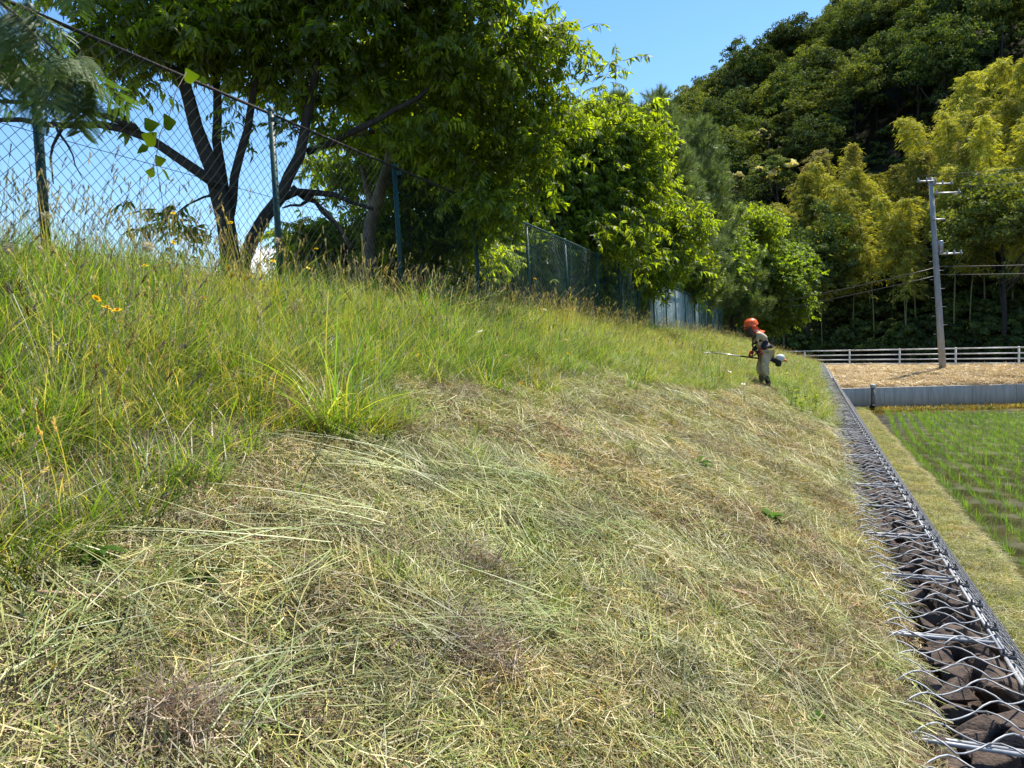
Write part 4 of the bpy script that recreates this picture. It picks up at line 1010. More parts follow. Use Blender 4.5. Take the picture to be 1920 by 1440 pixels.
# feathery young conifer sticking up above the bamboo
def feather(h):
    mb = MB(); st_ = MB(); st_.tube([[0, 0, 0], [0, 0, h]], [.07, .012], 5)
    for z in np.arange(h*.35, h, .34):
        L_ = 1.5*(1-z/h)+.2
        for b in np.arange(0, 2*PI, PI/4)+rng.normal(size=8)*.1:
            d = np.array([math.cos(b), math.sin(b), .65]); n = 26; w = rng.uniform(.05, 1, n); P = np.array([0, 0, z])+d*(w*L_)[:, None]+rng.normal(size=(n, 3))*.035
            T = unit(rv(n)*.5+d); V, Q, C = ribbons(P, T, T*0, rng.uniform(.12, .22, n), .06, unit(np.cross(T, rv(n))), 1, [1, .3], pick([(.34, .30, .10), (.28, .26, .07)], n)); mb.add(V, Q, C=C)
    return st_.build('young_conifer_stem', M_bark2), mb.build('young_conifer_foliage', M_bamboo)
c = at(1600, 330, 58); fs, ff = feather(5.5); o = link('young_conifer', fs, None, (c[0], c[1], c[2]-3.2)); tag(o, 'small feathery yellowish conifer with a pointed tip above the bamboo', 'tree'); link('foliage', ff, o, (0, 0, 0), local=True)
UG = 1
# shaded undergrowth along the foot of the hill
und = [crownmesh('undergrowth_clump', 1.3, .9, 14, 90, .2, FD+[(.10, .13, .02)], M_leaf_far, hollow=.3) for _ in range(3)]
n = 1900; a = 7.4+np.where(np.arange(n) < 900, np.abs(rng.normal(size=n))*5.5, rng.uniform(8, 75, n)); b_ = np.where(np.arange(n) < 900, rng.uniform(-30, 30, n), rng.uniform(-60, 40, n)); x, y = xy(a, b_); P = np.stack([x, y, hill_z(a, b_)+.25], 1); P = P[in_view(P, .15)]
scatter('undergrowth', und, P, np.stack([0*P[:, 0], 0*P[:, 0], rng.uniform(0, 6, len(P))], 1), rng.uniform(.5, 1.3, len(P)))

# ------------------------------------------------------------------ worker with brush cutter
WD = 16.0
def wp(zx, zy, dd=0.0): return at(1340+zx/9, 580+zy/9, WD+dd)     # joints of the figure, in metres
def pbr1(n, c, r=.8, **k): return pbr(n, c, r, **k)
M_kh = pbr('khaki_cloth', (.58, .48, .34), .95, nsc=7, col2=(.38, .31, .21), bump=1, bsc=16)
M_navy = pbr('navy_cloth', (.018, .02, .05), .9); M_red = pbr('red_glove', (.45, .02, .02), .8)
M_or = pbr('orange_helmet', (.85, .12, .015), .35); M_orc = pbr('orange_cloth', (.75, .09, .03), .85)
M_skin = pbr('skin', (.45, .26, .18), .6); M_blk = pbr('black_gear', (.015, .015, .017), .6)
wroot_p = wp(905, 1350); wroot_p[2] = gz(wroot_p[0], wroot_p[1])
worker = empty('person', wroot_p, 'person in an orange helmet and khaki overalls bending forward on the slope', 'person')
def skin(name, P, edges, R_, mat, parent, sub=2):
    me = bpy.data.meshes.new(name); me.from_pydata([tuple(p_) for p_ in P], edges, []); me.materials.append(mat)
    o = link(name, me, parent); m = o.modifiers.new('skin', 'SKIN'); m.use_smooth_shade = True
    if not me.skin_vertices: me.skin_vertices.new()
    sv_ = me.skin_vertices[0].data
    for k_, r_ in enumerate(R_): sv_[k_].radius = (r_, r_) if np.isscalar(r_) else r_; sv_[k_].use_root = (k_ == 0)
    s2 = o.modifiers.new('sub', 'SUBSURF'); s2.levels = sub; s2.render_levels = sub; return o
vd = unit(at(1420, 660, 17)-at(1420, 660, 16))          # view direction (figure is seen from its left side)
sh = .17; hp = .10
pelvis = wp(870, 720); waist = wp(815, 620); chest = wp(745, 480); neck = wp(690, 370); head = wp(620, 310)
shL = wp(770, 425)-vd*sh; shR = wp(740, 430)+vd*sh; elL = wp(880, 535)-vd*(sh+.04); wrL = wp(790, 655)-vd*(sh-.02); haL = wp(770, 705)-vd*(sh-.03)
elR = wp(760, 590)+vd*(sh+.05); wrR = wp(640, 700)+vd*.14; haR = wp(600, 740)+vd*.13
hiL = wp(880, 770)-vd*hp; hiR = wp(850, 770)+vd*hp; knL = wp(835, 960)-vd*(hp+.02); anL = wp(900, 1235)-vd*(hp+.01); knR = wp(760, 960)+vd*(hp+.03); anR = wp(800, 1210)+vd*(hp+.02)
toL = wp(845, 1320)-vd*(hp+.02); toR = wp(735, 1290)+vd*(hp+.04); heL = wp(920, 1320)-vd*(hp+.01); heR = wp(815, 1290)+vd*(hp+.02)
skin('body', [pelvis, waist, chest, neck, head, shL, elL, wrL, shR, elR, wrR, hiL, knL, anL, hiR, knR, anR],
     [(0, 1), (1, 2), (2, 3), (3, 4), (2, 5), (5, 6), (6, 7), (2, 8), (8, 9), (9, 10), (0, 11), (11, 12), (12, 13), (0, 14), (14, 15), (15, 16)],
     [.10, .10, .11, .05, .085, .05, .04, .03, .05, .04, .03, .075, .055, .04, .075, .055, .04], M_skin, worker)
skin('jacket', [wp(860, 700), waist, chest, wp(705, 400), shL, lerp(shL, elL, .55), lerp(shL, elL, .9), shR, lerp(shR, elR, .9)], [(0, 1), (1, 2), (2, 3), (2, 4), (4, 5), (5, 6), (2, 7), (7, 8)],
     [(.165, .15), (.155, .14), (.165, .17), .085, .085, .078, .07, .085, .07], M_kh, worker)
skin('trousers', [pelvis, hiL, knL, lerp(knL, anL, .6), hiR, knR, lerp(knR, anR, .6)], [(0, 1), (1, 2), (2, 3), (0, 4), (4, 5), (5, 6)], [.15, .118, .085, .088, .118, .085, .088], M_kh, worker)
for e_, w_ in ((elL, wrL), (elR, wrR)):
    skin('arm_cover', [lerp(e_, w_, -.12), lerp(e_, w_, .4), w_], [(0, 1), (1, 2)], [.066, .058, .045], M_navy, worker)
for w_, h_, sd in ((wrL, haL, -1), (wrR, haR, 1)):       # gloves with fingers curled round the handles
    ax_ = unit(h_-w_); fw_ = unit(np.cross(ax_, vd)); P = [w_, lerp(w_, h_, .6), h_]; Ed = [(0, 1), (1, 2)]; Rr = [.042, .044, .036]
    for k_ in range(4):
        off = vd*(k_-1.5)*.021; L_ = [.042, .047, .044, .034][k_]
        b0 = len(P); P += [h_+off+ax_*.02, h_+off+ax_*(.02+L_)+fw_*.012, h_+off+ax_*(.025+L_)+fw_*.045, h_+off+ax_*.02+fw_*.058]; Ed += [(2, b0), (b0, b0+1), (b0+1, b0+2), (b0+2, b0+3)]; Rr += [.012, .0115, .011, .010]
    b0 = len(P); P += [lerp(w_, h_, .5)+fw_*.035-vd*sd*.02, lerp(w_, h_, .9)+fw_*.06-vd*sd*.02, h_+fw_*.062+ax_*.02]; Ed += [(1, b0), (b0, b0+1), (b0+1, b0+2)]; Rr += [.015, .013, .012]
    skin('glove', P, Ed, Rr, M_red, worker, 1)
for k_, a_, h_, t_ in ((knL, anL, heL, toL), (knR, anR, heR, toR)):
    skin('boot', [lerp(k_, a_, .55), a_, lerp(a_, h_, .7), t_+[0, 0, .02]], [(0, 1), (1, 2), (2, 3)], [.068, .056, .06, .042], M_blk, worker)
# head gear: helmet shell tilted with the head
hx = unit(wp(520, 400)-wp(640, 250)); hz = unit(wp(600, 175)-wp(640, 330)); hz = unit(hz-hx*0); hy = unit(np.cross(hz, hx)); hx = np.cross(hy, hz)
HM = np.stack([hx, hy, hz], 1); hc = wp(618, 275)
prof = [(.001, .150), (.05, .144), (.09, .125), (.118, .09), (.132, .045), (.138, .0), (.140, -.012), (.132, -.014)]
mb = MB(); mb.lathe([(a*1.0, b) for a, b in prof], hc, 20, M=HM @ np.diag([1.12, .95, 1.0])); 
brim = [hc+HM @ np.array([.135*math.cos(a)+.03*max(0, math.cos(a)), .13*math.sin(a), -.012-.02*max(0, math.cos(a))]) for a in np.linspace(-PI, PI, 25)]
mb.tube(brim, .009, 5); link('helmet', mb.build('helmet', M_or, True), worker)
mb = MB()
for u in (-1, 0, 1): mb.tube([hc+HM @ np.array([.150*math.sin(a)*1.03, u*.035*math.cos(a*.5), .150*math.cos(a)+.004]) for a in np.linspace(-1.1, 1.1, 9)], .006, 4)
link('helmet_ridge', mb.build('helmet_ridge', M_or, True), worker)
mb = MB(); em = hc+HM @ np.array([.0, 0, -.05])
for sd in (-1, 1):
    c_ = em+hy*sd*.125; A_ = np.stack([hx, hz, hy*sd], 1); mb.lathe([(.001, .03), (.035, .028), (.048, .015), (.05, -.01), (.045, -.02)], c_, 14, M=A_)
link('ear_muffs', mb.build('ear_muffs', M_orc, True), worker)
# mesh visor: curved screen before the face
M_vis, N, L, out = new_mat('visor_mesh'); b1 = N.new('ShaderNodeBsdfPrincipled'); b1.inputs['Base Color'].default_value = (.03, .02, .018, 1); b1.inputs['Roughness'].default_value = .5
L.new(b1.outputs[0], out.inputs[0])
mb = MB(); rows = []
for zz in np.linspace(.0, -.215, 6):
    for a in np.linspace(-1.25, 1.25, 12): rows.append(hc+HM @ np.array([(.16-.12*(zz+.0)**2*3)*math.cos(a)+.0, .135*math.sin(a), zz-.005]))
mb.add(rows, [[r_*12+c_, r_*12+c_+1, r_*12+c_+13, r_*12+c_+12] for r_ in range(5) for c_ in range(11)]); vis_o = link('visor', mb.build('visor', M_vis, True), worker)
vis_o.modifiers.new('t', 'SOLIDIFY').thickness = .004
# neck flap
mb = MB(); rows = []; nr = 7
A0 = [(640, 215), (700, 215), (730, 235)]
for r_ in range(nr):
    u = r_/(nr-1)
    for c_ in range(9):
        v = c_/8; a = (v-.5)*2
        top_ = hc+HM @ np.array([-.13*math.cos(a*1.9)*1.0+.02, .14*math.sin(a*1.9), -.01]); bot_ = wp(850-90*abs(a)**1.5, 375+60*abs(a)**1.5)+vd*a*.23-[0, 0, .0]
        rows.append(lerp(top_, bot_, u)+unit(np.cross(hy, unit(bot_-top_)))*(-.035*math.sin(PI*u))+[0, 0, .008*math.sin(9*v+3*u)])
mb.add(rows, [[r_*9+c_, r_*9+c_+1, r_*9+c_+10, r_*9+c_+9] for r_ in range(nr-1) for c_ in range(8)]); fo = link('neck_flap', mb.build('neck_flap', M_orc, True), worker); fo.modifiers.new('t', 'SOLIDIFY').thickness = .006
# harness: belts round chest and waist and a hip pad
def ring(c_, ax_, ra, rb, r_, name, mat):
    ax_ = unit(ax_); u_ = unit(np.cross(ax_, vd)); mb_ = MB(); P = [c_+u_*ra*math.cos(a)+vd*rb*math.sin(a) for a in np.linspace(0, 2*PI, 25)]
    V = [p_+ax_*s_ for p_ in P for s_ in (-r_, r_)]; mb_.add(V, [[2*k_, 2*k_+1, 2*k_+3, 2*k_+2] for k_ in range(24)]); o = link(name, mb_.build(name, mat), worker); o.modifiers.new('t', 'SOLIDIFY').thickness = .012
ring(wp(760, 535), chest-waist, .172, .178, .022, 'chest_belt', M_blk); ring(wp(835, 665), waist-pelvis, .168, .170, .026, 'waist_belt', M_blk)
mb = MB(); mb.tube([wp(925, 600)-vd*.08, wp(930, 660)-vd*.09], .055, 8); link('hip_pad', mb.build('hip_pad', M_navy, True), worker)
mb = MB(); mb.tube([wp(720, 420)-vd*.17, wp(650, 500)-vd*.1, wp(640, 620)-vd*.08, wp(690, 700)-vd*.1, wp(750, 800)-vd*.14], .018, 6); link('shoulder_strap', mb.build('shoulder_strap', M_blk, True), worker)

# brush cutter
bc = empty('brush_cutter', wp(1040, 850), 'brush cutter with a long pale shaft and a white engine, held by the worker', 'brush cutter')
e0 = wp(1010, 860)-vd*.16; e1 = at(1326, 660, WD+.55)
M_eng = pbr('engine_white', (.62, .62, .62), .35); M_shaft = pbr('aluminium_shaft', (.55, .53, .48), .35, .5)
mb = MB(); mb.tube([e0, lerp(e0, e1, .5)], .016, 8); link('rear_shaft', mb.build('rear_shaft', M_blk, True), bc)
mb = MB(); mb.tube([lerp(e0, e1, .45), e1], .015, 8); link('shaft', mb.build('shaft', M_shaft, True), bc)
sx = unit(e0-e1); sy = vd; sz = np.cross(sx, sy)
if sz[2] < 0: sz = -sz
EM = np.stack([sy, sz, sx], 1)
mb = MB(); mb.lathe([(.03, -.06), (.055, -.02), (.075, .03), (.08, .09), (.07, .13), (.001, .145)], e0, 16, M=EM); link('clutch_housing', mb.build('clutch_housing', M_blk, True), bc)
mb = MB(); mb.lathe([(.001, -.02), (.06, -.01), (.085, .05), (.09, .10), (.075, .15), (.001, .165)], e0+sz*.06+sx*.03, 16, M=EM); link('engine_cover', mb.build('engine_cover', M_eng, True), bc)
mb = MB(); mb.lathe([(.001, -.07), (.06, -.06), (.075, 0), (.06, .05), (.001, .06)], e0-sz*.055+sx*.09, 14, M=EM); link('fuel_tank', mb.build('fuel_tank', M_blk, True), bc)
mb = MB(); mb.tube([e0+sx*.19+sz*.03, e0+sx*.24+sz*.02], .03, 10); link('starter_cap', mb.build('starter_cap', pbr('orange_plastic', (.7, .2, .05), .5), True), bc)
hb = lerp(e0, e1, .36); mb = MB(); mb.tube([haL+[0, 0, .03], lerp(haL, hb, .6)+[0, 0, -.02], hb, lerp(haR, hb, .5), haR+[0, 0, .03]], .012, 6); link('handlebar', mb.build('handlebar', M_blk, True), bc)
mb = MB(); mb.lathe([(.001, .02), (.11, .003), (.115, 0), (.11, -.003), (.001, -.01)], e1-[0, 0, .02], 24); link('cutting_disc', mb.build('cutting_disc', M_galv, True), bc)
mb = MB(); mb.tube([e1+sx*.05, e1-[0, 0, .03]], [.022, .03], 8); link('gear_head', mb.build('gear_head', M_blk, True), bc)

# ------------------------------------------------------------------ silk tree fronds reaching in at the top left
M_silk = leaf_mat('silk_tree_leaf', .4, (1.6, 1.6, .6), .04, .6, .3)
def frond(n_p, Lr, Lp, cols):
    mb = MB(); t = np.linspace(0, 1, 9); R_ = np.stack([Lr*t, 0*t, .06*t-.30*Lr*t**2], 1); mb.tube(R_, [.002]*9, 4, C=(.12, .13, .03), cap=False)
    for k_ in range(n_p):
        u = .15+.85*(k_+.5)/n_p; p_ = np.array([np.interp(u, t, R_[:, q]) for q in range(3)]); L_ = Lp*math.sin(PI*(.25+.6*u))
        for sd in (-1, 1):
            a = sd*(1.05+rng.normal()*.1); d = np.array([math.cos(a), math.sin(a), -.35+rng.normal()*.1]); m = 22; w = np.linspace(.04, 1, m)
            Pi = p_+d*(w*L_)[:, None]+np.array([0, 0, -1])*(.22*L_*w**2)[:, None]
            mb.tube(Pi[::5], .0012, 3, C=(.12, .14, .03), cap=False); du = unit(d); nrm = unit(np.cross(du, unit(np.cross([0, 0, 1.], du))))
            sdv = unit(np.cross([0, 0, 1.], du))
            for s2 in (-1, 1):
                T = unit(sdv*s2+du*.55+rng.normal(size=(m, 3))*.06+[0, 0, -.15]); ll = .0155*np.sin(PI*(.12+.8*w))
                V, Q, C = ribbons(Pi, T, T*0, ll, .0052, np.repeat(du[None], m, 0), 2, [.8, 1, .4], pick(cols, m, None, .08)); mb.add(V, Q, C=C)
    return mb.build('frond', M_silk)
fr = [frond(8, .30, .15, [(.08, .15, .04), (.10, .18, .04)]) for _ in range(3)]+[frond(7, .26, .14, [(.16, .22, .02), (.13, .2, .02)]), frond(8, .28, .14, [(.05, .10, .035), (.06, .12, .04)])]
sb = np.array([-4.9, .6, gz(-4.9, .6)])
silk = empty('silk_tree', sb, 'silk tree with feathery bipinnate fronds reaching in at the top left corner', 'tree')
br = [pxl([(-420, 300, 3.4), (-330, 0), (-200, -180), (-60, -220), (60, -170), (150, -90)], 3.4), pxl([(-200, -180), (-80, -60), (20, 20), (100, 90), (160, 150)], 3.5), pxl([(-60, -220), (80, -240), (190, -170), (250, -110)], 3.3), pxl([(-150, -80), (-60, 0), (0, 90), (50, 180)], 3.7)]
mb = MB(); mb.tube([sb-[0, 0, .2], lerp(sb, br[0][1], .5), br[0][1]], [.09, .07, .05], 8)
for k_, b_ in enumerate(br): mb.tube(b_, np.linspace(.03 if k_ == 0 else .014, .004, len(b_)), 6)
link('trunk', mb.build('silk_tree_wood', M_bark2, True), silk)
def on_branch(b_, u):
    b_ = np.array(b_); s0 = np.linspace(0, 1, len(b_)); return np.array([np.interp(u, s0, b_[:, q]) for q in range(3)])
cr_ = R3[:, 0]
for k_ in range(150):
    b_ = br[k_ % 4]; u = rng.uniform(.35, 1); p_ = on_branch(b_, u)+rng.normal(size=3)*.05
    hd = math.atan2(cr_[1], cr_[0])+rng.normal()*1.1
    link('frond', fr[int(rng.integers(5))], silk, p_, (rng.normal()*.4, .85+rng.normal()*.4, hd), (rng.uniform(.65, .95),)*3)
# trees out of the left edge that show as twigs: climbing vine with heart-shaped leaves on the near fence
M_vine = leaf_mat('vine_leaf', .5, (1.6, 1.7, .5), .0, .4, .2)
def heart(w):
    a = np.linspace(0, 2*PI, 20, endpoint=False); x_ = .5*np.abs(np.sin(a))**.8*np.sign(np.sin(a))*(1+.12*np.cos(3*a)); y_ = -.55*np.cos(a)-.12*np.cos(2*a)*-1
    y_ = -(.62*np.cos(a)+.18*np.cos(2*a)); V = [[0, 0, 0]]+[[w*p_, w*q_*.75, -.12*w*abs(p_)-.1*w*q_**2] for p_, q_ in zip(x_, y_)]
    return mesh('vine_leaf', V, None, M_vine, np.tile(np.array([.11, .17, .015])*rng.uniform(.7, 1.2), (21, 1)), F3=[[0, 1+k_, 1+(k_+1) % 20] for k_ in range(20)])
hl = [heart(.10), heart(.085), heart(.07)]
vine = empty('climbing_vine', (fx+.1, 4.0, gz(fx, 4.0)), 'climbing vine with broad heart-shaped leaves hanging on the near fence', 'vine')
vs = [(350, 135), (330, 170), (318, 215), (300, 250), (292, 300), (300, 350)]; vp = []
for a, b_ in vs:
    r_ = R3 @ np.array([(a-960)/1400, (720-b_)/1400, -1]); vp.append(EYE+r_*((fx+.09)/r_[0]))
vp.append(np.array([fx+.12, vp[-1][1]+.1, float(gz(fx+.1, 4.2))-.05])); mb = MB(); mb.tube(vp, .003, 4, C=(.1, .1, .03)); link('stem', mb.build('vine_stem', M_bark2, True), vine)
for a, b_, s_ in [(358, 142, 1.1), (382, 150, .7), (283, 232, .9), (318, 228, 1), (280, 258, 1.15), (266, 278, 1.1), (300, 300, .8), (282, 322, .9), (312, 325, .8), (240, 185, .9), (268, 190, .7), (322, 190, .7)]:
    r_ = R3 @ np.array([(a-960)/1400, (720-b_)/1400, -1]); q = EYE+r_*((fx+.13+rng.normal()*.03)/r_[0])
    link('leaf', hl[int(rng.integers(3))], vine, q, (1.1+rng.normal()*.4, rng.normal()*.4, 1.0+rng.normal()*.5), (s_,)*3)

# ------------------------------------------------------------------ flowers, weeds and litter one can point at
M_petal = leaf_mat('petal', .35, (1.2, 1.1, .6), .03, .5, .05); M_stem = pbr('flower_stem', (.10, .15, .03), .7)
def flower(h, col, ccol, n=16, r=.017, name='flower_head', cup=.25):
    mb = MB(); a = np.linspace(0, 2*PI, n, endpoint=False); T = unit(np.stack([np.cos(a), np.sin(a), np.full(n, cup)], 1)); side = np.stack([-np.sin(a), np.cos(a), 0*a], 1)
    V, Q, C = ribbons(np.zeros((n, 3)), T, T*0-[0, 0, .1], r, r*.42, side, 2, [.5, 1, .7], np.tile(np.array(col, float), (n, 1))); mb.add(V, Q, C=C)
    V, Q, C = ribbons(np.zeros((n, 3))+[0, 0, .002], unit(T+[0, 0, .6]), T*0, r*.6, r*.35, side, 2, [.5, 1, .7], np.tile(np.array(ccol, float), (n, 1))); mb.add(V, Q, C=C)
    return mb.build(name, M_petal)
fl_y = flower(.4, (.85, .66, .02), (.80, .52, .01)); fl_o = flower(.4, (.86, .60, .015), (.80, .45, .01)); fl_w = flower(.4, (.8, .8, .76), (.6, .55, .2), 12, .016)
def puff():
    mb = MB(); n = 110; T = rv(n); V, Q, C = ribbons(T*.004, T, T*0, .019, .0012, unit(np.cross(T, rv(n))), 1, [.6, 3.2], np.tile(np.array([.55, .5, .42]), (n, 1))); mb.add(V, Q, C=C); return mb.build('seed_puff', M_petal)
pf = puff()
def stemmed(px_, py_, hgt, head, sc, name, label, cat, group, dmin=2.0):
    """flower on its own stalk, rooted in the slope; the head is hgt above the ground"""
    r_ = R3 @ np.array([(px_-960)/1400, (720-py_)/1400, -1]); q = None
    for t_ in np.arange(dmin, 45, .02):
        p_ = EYE+r_*t_
        if p_[0] > -5.5 and p_[2]-gz(p_[0], p_[1]) < hgt: q = p_; break
        if p_[0] < -3.9: q = EYE+r_*((-3.75)/r_[0]); break
    if q is None: return
    g_ = np.array([q[0]+rng.normal()*.04, q[1]+rng.normal()*.04, 0]); g_[2] = gz(g_[0], g_[1])-.02
    o = empty(name, g_, label, cat, group); mb = MB(); mb.tube([g_, lerp(g_, q, .55)+rng.normal(size=3)*.012, q], [.0018, .0015, .0012], 4); link('stem', mb.build('stem', M_stem, True), o)
    link('head', head, o, q, (rng.normal()*.5+.35, rng.normal()*.5+.2, rng.uniform(0, 6)), (sc,)*3)
YP = [(432, 418, 'yellow flower highest of those before the trunk of the large tree'), (272, 499, 'yellow flower at the crest below the first fence gap'), (180, 560, 'deep yellow flower, largest of the trio on the left of the tall grass'), (200, 578, 'deep yellow flower, middle of the trio on the left'), (219, 583, 'small deep yellow flower, right one of the trio on the left'),
      (430, 500, 'yellow flower on the crest under the large trunk'), (435, 516, 'bright yellow flower just below two others under the trunk'), (460, 521, 'bright yellow flower beside its twin under the large trunk'), (471, 519, 'bright yellow flower, right one of the twins under the trunk'), (512, 490, 'orange-yellow flower at the foot of the second fence post'),
      (578, 503, 'small yellow flower right of the second fence post'), (381, 559, 'yellow flower half hidden in the grass below the crest'), (593, 467, 'pale yellow flower on a tall stem before the white cloud'), (870, 535, 'yellow flower on a tall stalk left of the fourth fence post'), (877, 541, 'larger yellow flower on a tall stalk left of the fourth fence post'),
      (1003, 523, 'orange flower at the foot of the fifth fence post'), (1128, 563, 'yellow flower at the foot of the seventh fence post'), (1060, 637, 'yellow flower in the grass below the fifth fence post'), (978, 720, 'small yellow flower low in the thin grass, mid slope'), (782, 667, 'small yellow flower in the middle of the grassy slope'), (325, 455, 'yellow flower against the fence mesh left of the trunk'), (840, 525, 'faint orange flower in the tall grass before the third post'), (325, 400, 'small yellow flower high before the mesh'), (1065, 664, 'pale yellow flower right of mid slope')]
for a, b_, lb in YP: stemmed(a, b_, .38 if b_ < 600 else .25, fl_o if ('deep' in lb or 'orange' in lb) else fl_y, 1.0+.35*rng.uniform() if a < 900 else 1.5, 'yellow_flower', lb, 'flower', 'yellow flowers in the tall grass')
for a, b_, sc, lb in [(277, 462, 1.5, 'large fluffy seed head on the crest between the first two fence posts'), (88, 405, 1.1, 'fluffy seed head just right of the first fence post'), (520, 450, 1.0, 'fluffy seed head against the second fence post'), (949, 668, 1.0, 'white seed puff low in the grass right of mid slope'), (15, 465, 1.0, 'fluffy seed head at the left edge below the fence')]:
    stemmed(a, b_, .45 if b_ < 600 else .2, pf, sc, 'seed_head', lb, 'seed head', 'fluffy seed heads')
for a, b_, lb in [(1021, 581, 'white flower cluster at the crest below the sixth fence post'), (900, 622, 'white flower in the grass below the fourth fence post'), (1322, 614, 'white flower on the crest left of the worker'), (1320, 628, 'small white flower below another, left of the worker'), (1237, 565, 'white flower head on a tall weed before the pale fence'), (1249, 564, 'second white flower head on a tall weed before the pale fence'),
                  (1368, 697, 'small white flower head behind the engine of the brush cutter'), (1394, 720, 'white flower low in front of the worker')]:
    stemmed(a, b_, .4, fl_w, 1.8, 'white_flower', lb, 'flower', 'white flowers on the slope')
# leafy weeds
M_weed = leaf_mat('weed_leaf', .45, (1.5, 1.6, .5), .008, .45, .2)
def weed(n, h, L_, W_, cols, name='leafy_weed'):
    mb = MB(); ht = rng.uniform(.05, 1, n)*h; b = np.arange(n)*2.4+rng.normal(size=n)*.3; T = unit(np.stack([np.cos(b), np.sin(b), rng.uniform(.2, 1, n)], 1))
    P0 = np.stack([0*b, 0*b, ht], 1); Cv = np.zeros((n, 3)); Cv[:, 2] = -.5
    V, Q, C = ribbons(P0, T, Cv, rng.uniform(.6, 1.2, n)*L_, W_, np.stack([-np.sin(b), np.cos(b), 0*b], 1), 4, [.2, .9, 1, .6, .05], pick(cols, n)); mb.add(V, Q, C=C)
    mb.tube([[0, 0, -.03], [.01, 0, h]], [.004, .002], 4, C=(.12, .16, .04)); return mb.build(name, M_weed)
wl_y = [weed(26, .38, .10, .035, [(.22, .30, .02), (.28, .34, .03)]) for _ in range(3)]; wl_g = [weed(14, .06, .12, .045, [(.07, .15, .025), (.11, .19, .03)], 'rosette') for _ in range(3)]; wl_t = [weed(30, .75, .08, .022, [(.16, .24, .03), (.20, .28, .04)], 'tall_weed') for _ in range(2)]
def plant(px_, py_, me, sc, name, label, group=None, cat='weed'):
    r_ = R3 @ np.array([(px_-960)/1400, (720-py_)/1400, -1])
    for t_ in np.arange(1.2, 45, .02):
        p_ = EYE+r_*t_
        if p_[2] < gz(p_[0], p_[1]): break
    o = link(name, me, None, (p_[0], p_[1], float(gz(p_[0], p_[1]))), (.0, .25, rng.uniform(0, 6)), (sc,)*3); tag(o, label, cat, group)
for a, b_, m_, s_, nm, lb in [(700, 560, wl_t[0], .9, 'tall_weed', 'tall leafy weed with small leaves rising between the second and third fence posts'), (828, 610, wl_t[1], .9, 'tall_weed', 'tall pale weed standing before the third fence post'), (1272, 600, wl_t[0], 1.0, 'tall_weed', 'tall flowering weed before the pale end of the fence'), (1165, 580, wl_t[1], .8, 'tall_weed', 'slender weed at the fence right of the seventh post'),
                              (170, 1062, wl_g[0], .8, 'leafy_weed', 'small cut weed with lobed green leaves at the lower left'), (190, 1210, wl_g[1], .6, 'leafy_weed', 'tiny green weed below the fallen stick'), (370, 1110, wl_g[2], .6, 'leafy_weed', 'green weed left of the twisted cut stems'), (40, 640, wl_y[0], .8, 'leafy_weed', 'bright yellow-green weed at the left edge in the tall grass'),
                              (20, 915, wl_g[1], .8, 'leafy_weed', 'broad-leaved weed at the left edge above the dry heap'), (40, 520, wl_t[1], .7, 'leafy_weed', 'compound-leaved weed at the left edge on the crest'), (1310, 880, wl_g[0], 1.3, 'leafy_weed', 'dark leafy weed left lying on the cut slope, right of centre'), (1250, 835, wl_g[2], 1.2, 'leafy_weed', 'flat dark weed on the cut slope below the worker'),
                              (1440, 985, wl_g[1], 1.2, 'leafy_weed', 'silvery weed on the cut slope near the gabion'), (1530, 1370, wl_g[1], .6, 'leafy_weed', 'small green weed at the bottom beside the gabion')]:
    plant(a, b_, m_, s_, nm, lb)
for j, (a, b_) in enumerate([(1330, 655), (1345, 645), (1300, 640), (1320, 650), (1500, 740), (1515, 755), (1525, 770), (1495, 725), (1510, 715), (1480, 700), (1485, 745), (1535, 745), (1520, 735), (1350, 660), (1505, 770), (1475, 720), (1530, 760), (1490, 760)]):
    plant(a, b_+12, wl_y[j % 3], 1.1, 'leafy_weed', 'bright yellow-green leafy weed in the patch '+('between the worker and the gabion' if a > 1400 else 'left of the worker'), 'bright weeds '+('between worker and gabion' if a > 1400 else 'left of the worker'))
# fallen stick, heaps of dead grass
def on_slope(px_, py_, lift=.0):
    r_ = R3 @ np.array([(px_-960)/1400, (720-py_)/1400, -1])
    for t_ in np.arange(1.0, 45, .01):
        p_ = EYE+r_*t_
        if p_[2] < gz(p_[0], p_[1])+lift: return p_
q = [on_slope(a, b_, .05) for a, b_ in ((70, 1110), (130, 1113), (190, 1119), (262, 1123))]
mb = MB(); mb.tube(q, [.005, .0045, .004, .0035], 6); tag(link('stick', mb.build('stick', pbr('pale_twig', (.42, .28, .19), .8), True)), 'thin pale brown stick lying on the cut grass at the lower left', 'stick')
def heap(px_, py_, r_, cols, label, n=900, h=.10):
    c_ = on_slope(px_, py_); mb = MB(); q = rv(n)*(rng.uniform(0, 1, n)**.4)[:, None]*[r_, r_, h]; q[:, 2] = np.abs(q[:, 2]); q = unit(q)*np.linalg.norm(q, axis=1)[:, None]
    P0 = c_+q; P0[:, 2] += gz(P0[:, 0], P0[:, 1])-c_[2]
    T = unit(rv(n)+[0, 0, -.2]); V, Q, C = ribbons(P0, T, rv(n)*.6, rng.uniform(.03, .12, n), .0028, rv(n), 4, [.8, 1, .9, .7, .4], pick(cols, n)); mb.add(V, Q, C=C)
    tag(link('dead_grass_heap', mb.build('dead_grass_heap', M_thatch)), label, 'grass heap')
GRY = [(.50, .39, .30), (.40, .30, .23), (.60, .50, .40), (.28, .19, .14)]
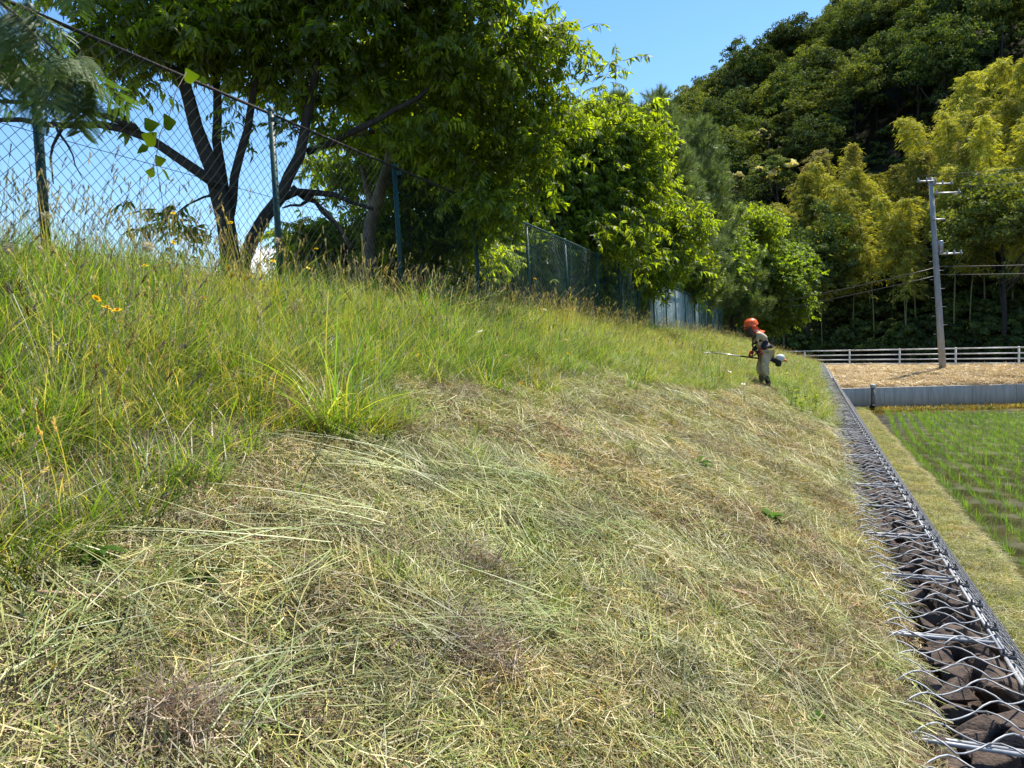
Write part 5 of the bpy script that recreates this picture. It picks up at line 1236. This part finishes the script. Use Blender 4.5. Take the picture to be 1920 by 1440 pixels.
for a, b_, r_, lb in [(40, 965, .20, 'greyish heap of dead grass at the left edge'), (905, 1085, .12, 'brown tuft of dead grass in the middle of the cut slope'), (915, 1250, .14, 'greyish tuft of dead grass low in the middle of the picture'), (530, 770, .2, 'grey dead grass showing under the tall grass left of centre'), (350, 1380, .10, 'dark gap with dead grass at the lower left'),
                  (1340, 850, .3, 'pinkish dead grass patch below the worker'), (860, 735, .3, 'pinkish dead grass patch in the thin grass at mid slope'), (575, 735, .18, 'dead grass between the two clumps left of centre'), (1770, 1400, .13, 'tuft of dry grass lying over the gabion frame at the bottom')]:
    heap(a, b_, r_, GRY, lb)
# long cut stems fanned out on the slope
def fan(px_, py_, ang0, n, L_, cols, label, w=.0028, spread=.45, curl=.4):
    c_ = on_slope(px_, py_, .03); ud = unit(np.array([-1, 0, .42])); vd_ = np.array([0, 1., 0]); nn_ = unit(np.cross(ud, vd_)); nn_ = nn_ if nn_[2] > 0 else -nn_
    a = ang0+rng.normal(size=n)*spread; T = np.cos(a)[:, None]*vd_+np.sin(a)[:, None]*ud; T = unit(T+nn_*rng.uniform(0, .22, (n, 1)))
    Ls = rng.uniform(.5, 1.1, n)*L_; P0 = c_-T*Ls[:, None]*.25+rng.normal(size=(n, 3))*.05+nn_*.015
    Cv = (rng.normal(size=(n, 1))*curl)*unit(np.cross(T, nn_))-nn_*.14
    V, Q, C = ribbons(P0, T, Cv, Ls, w*rng.uniform(.6, 1.4, n), unit(np.cross(T, nn_)+rv(n)*.4), 7, [.9, 1, 1, .9, .8, .65, .45, .15], pick(cols, n)); mb = MB(); mb.add(V, Q, C=C)
    tag(link('cut_stems', mb.build('cut_stems', M_straw)), label, 'cut stems', 'long cut stems lying on the slope')
GS = [(.20, .28, .065), (.28, .34, .10), (.34, .38, .14), (.16, .23, .05)]
for a, b_, an, n, L_, lb in [(610, 985, 2.3, 60, .65, 'fan of long pale green stems spread left of centre'), (760, 900, 2.2, 70, .8, 'long grey-green stems sweeping down to the right of the fan'), (450, 1050, 2.6, 60, .7, 'twisted rope of long yellow-green stems left of centre'), (560, 1090, 3.0, 50, .6, 'right end of the twisted rope of stems'),
                         (100, 1240, .3, 40, .5, 'coarse stems at the left edge below the stick'), (430, 1330, .1, 60, .55, 'bright green blades lying flat at the lower left'), (480, 1370, 1.3, 10, .35, 'pair of broad bright blades standing out at the lower left'), (1000, 1180, 2.3, 70, .6, 'long stems lying right of the grey tuft'), (820, 1200, 2.0, 60, .5, 'green stems above the greyish tuft'),
                         (1100, 1000, 2.3, 70, .7, 'grey-green stems in the middle of the cut slope'), (1300, 1250, 2.4, 60, .5, 'fine stems between the centre and the gabion'), (250, 1180, .7, 40, .45, 'crossing pale stems at the lower left'), (1000, 900, 2.3, 60, .9, 'long stems high on the cut slope, right of the fan')]:
    fan(a, b_, an, n, L_, GS, lb)
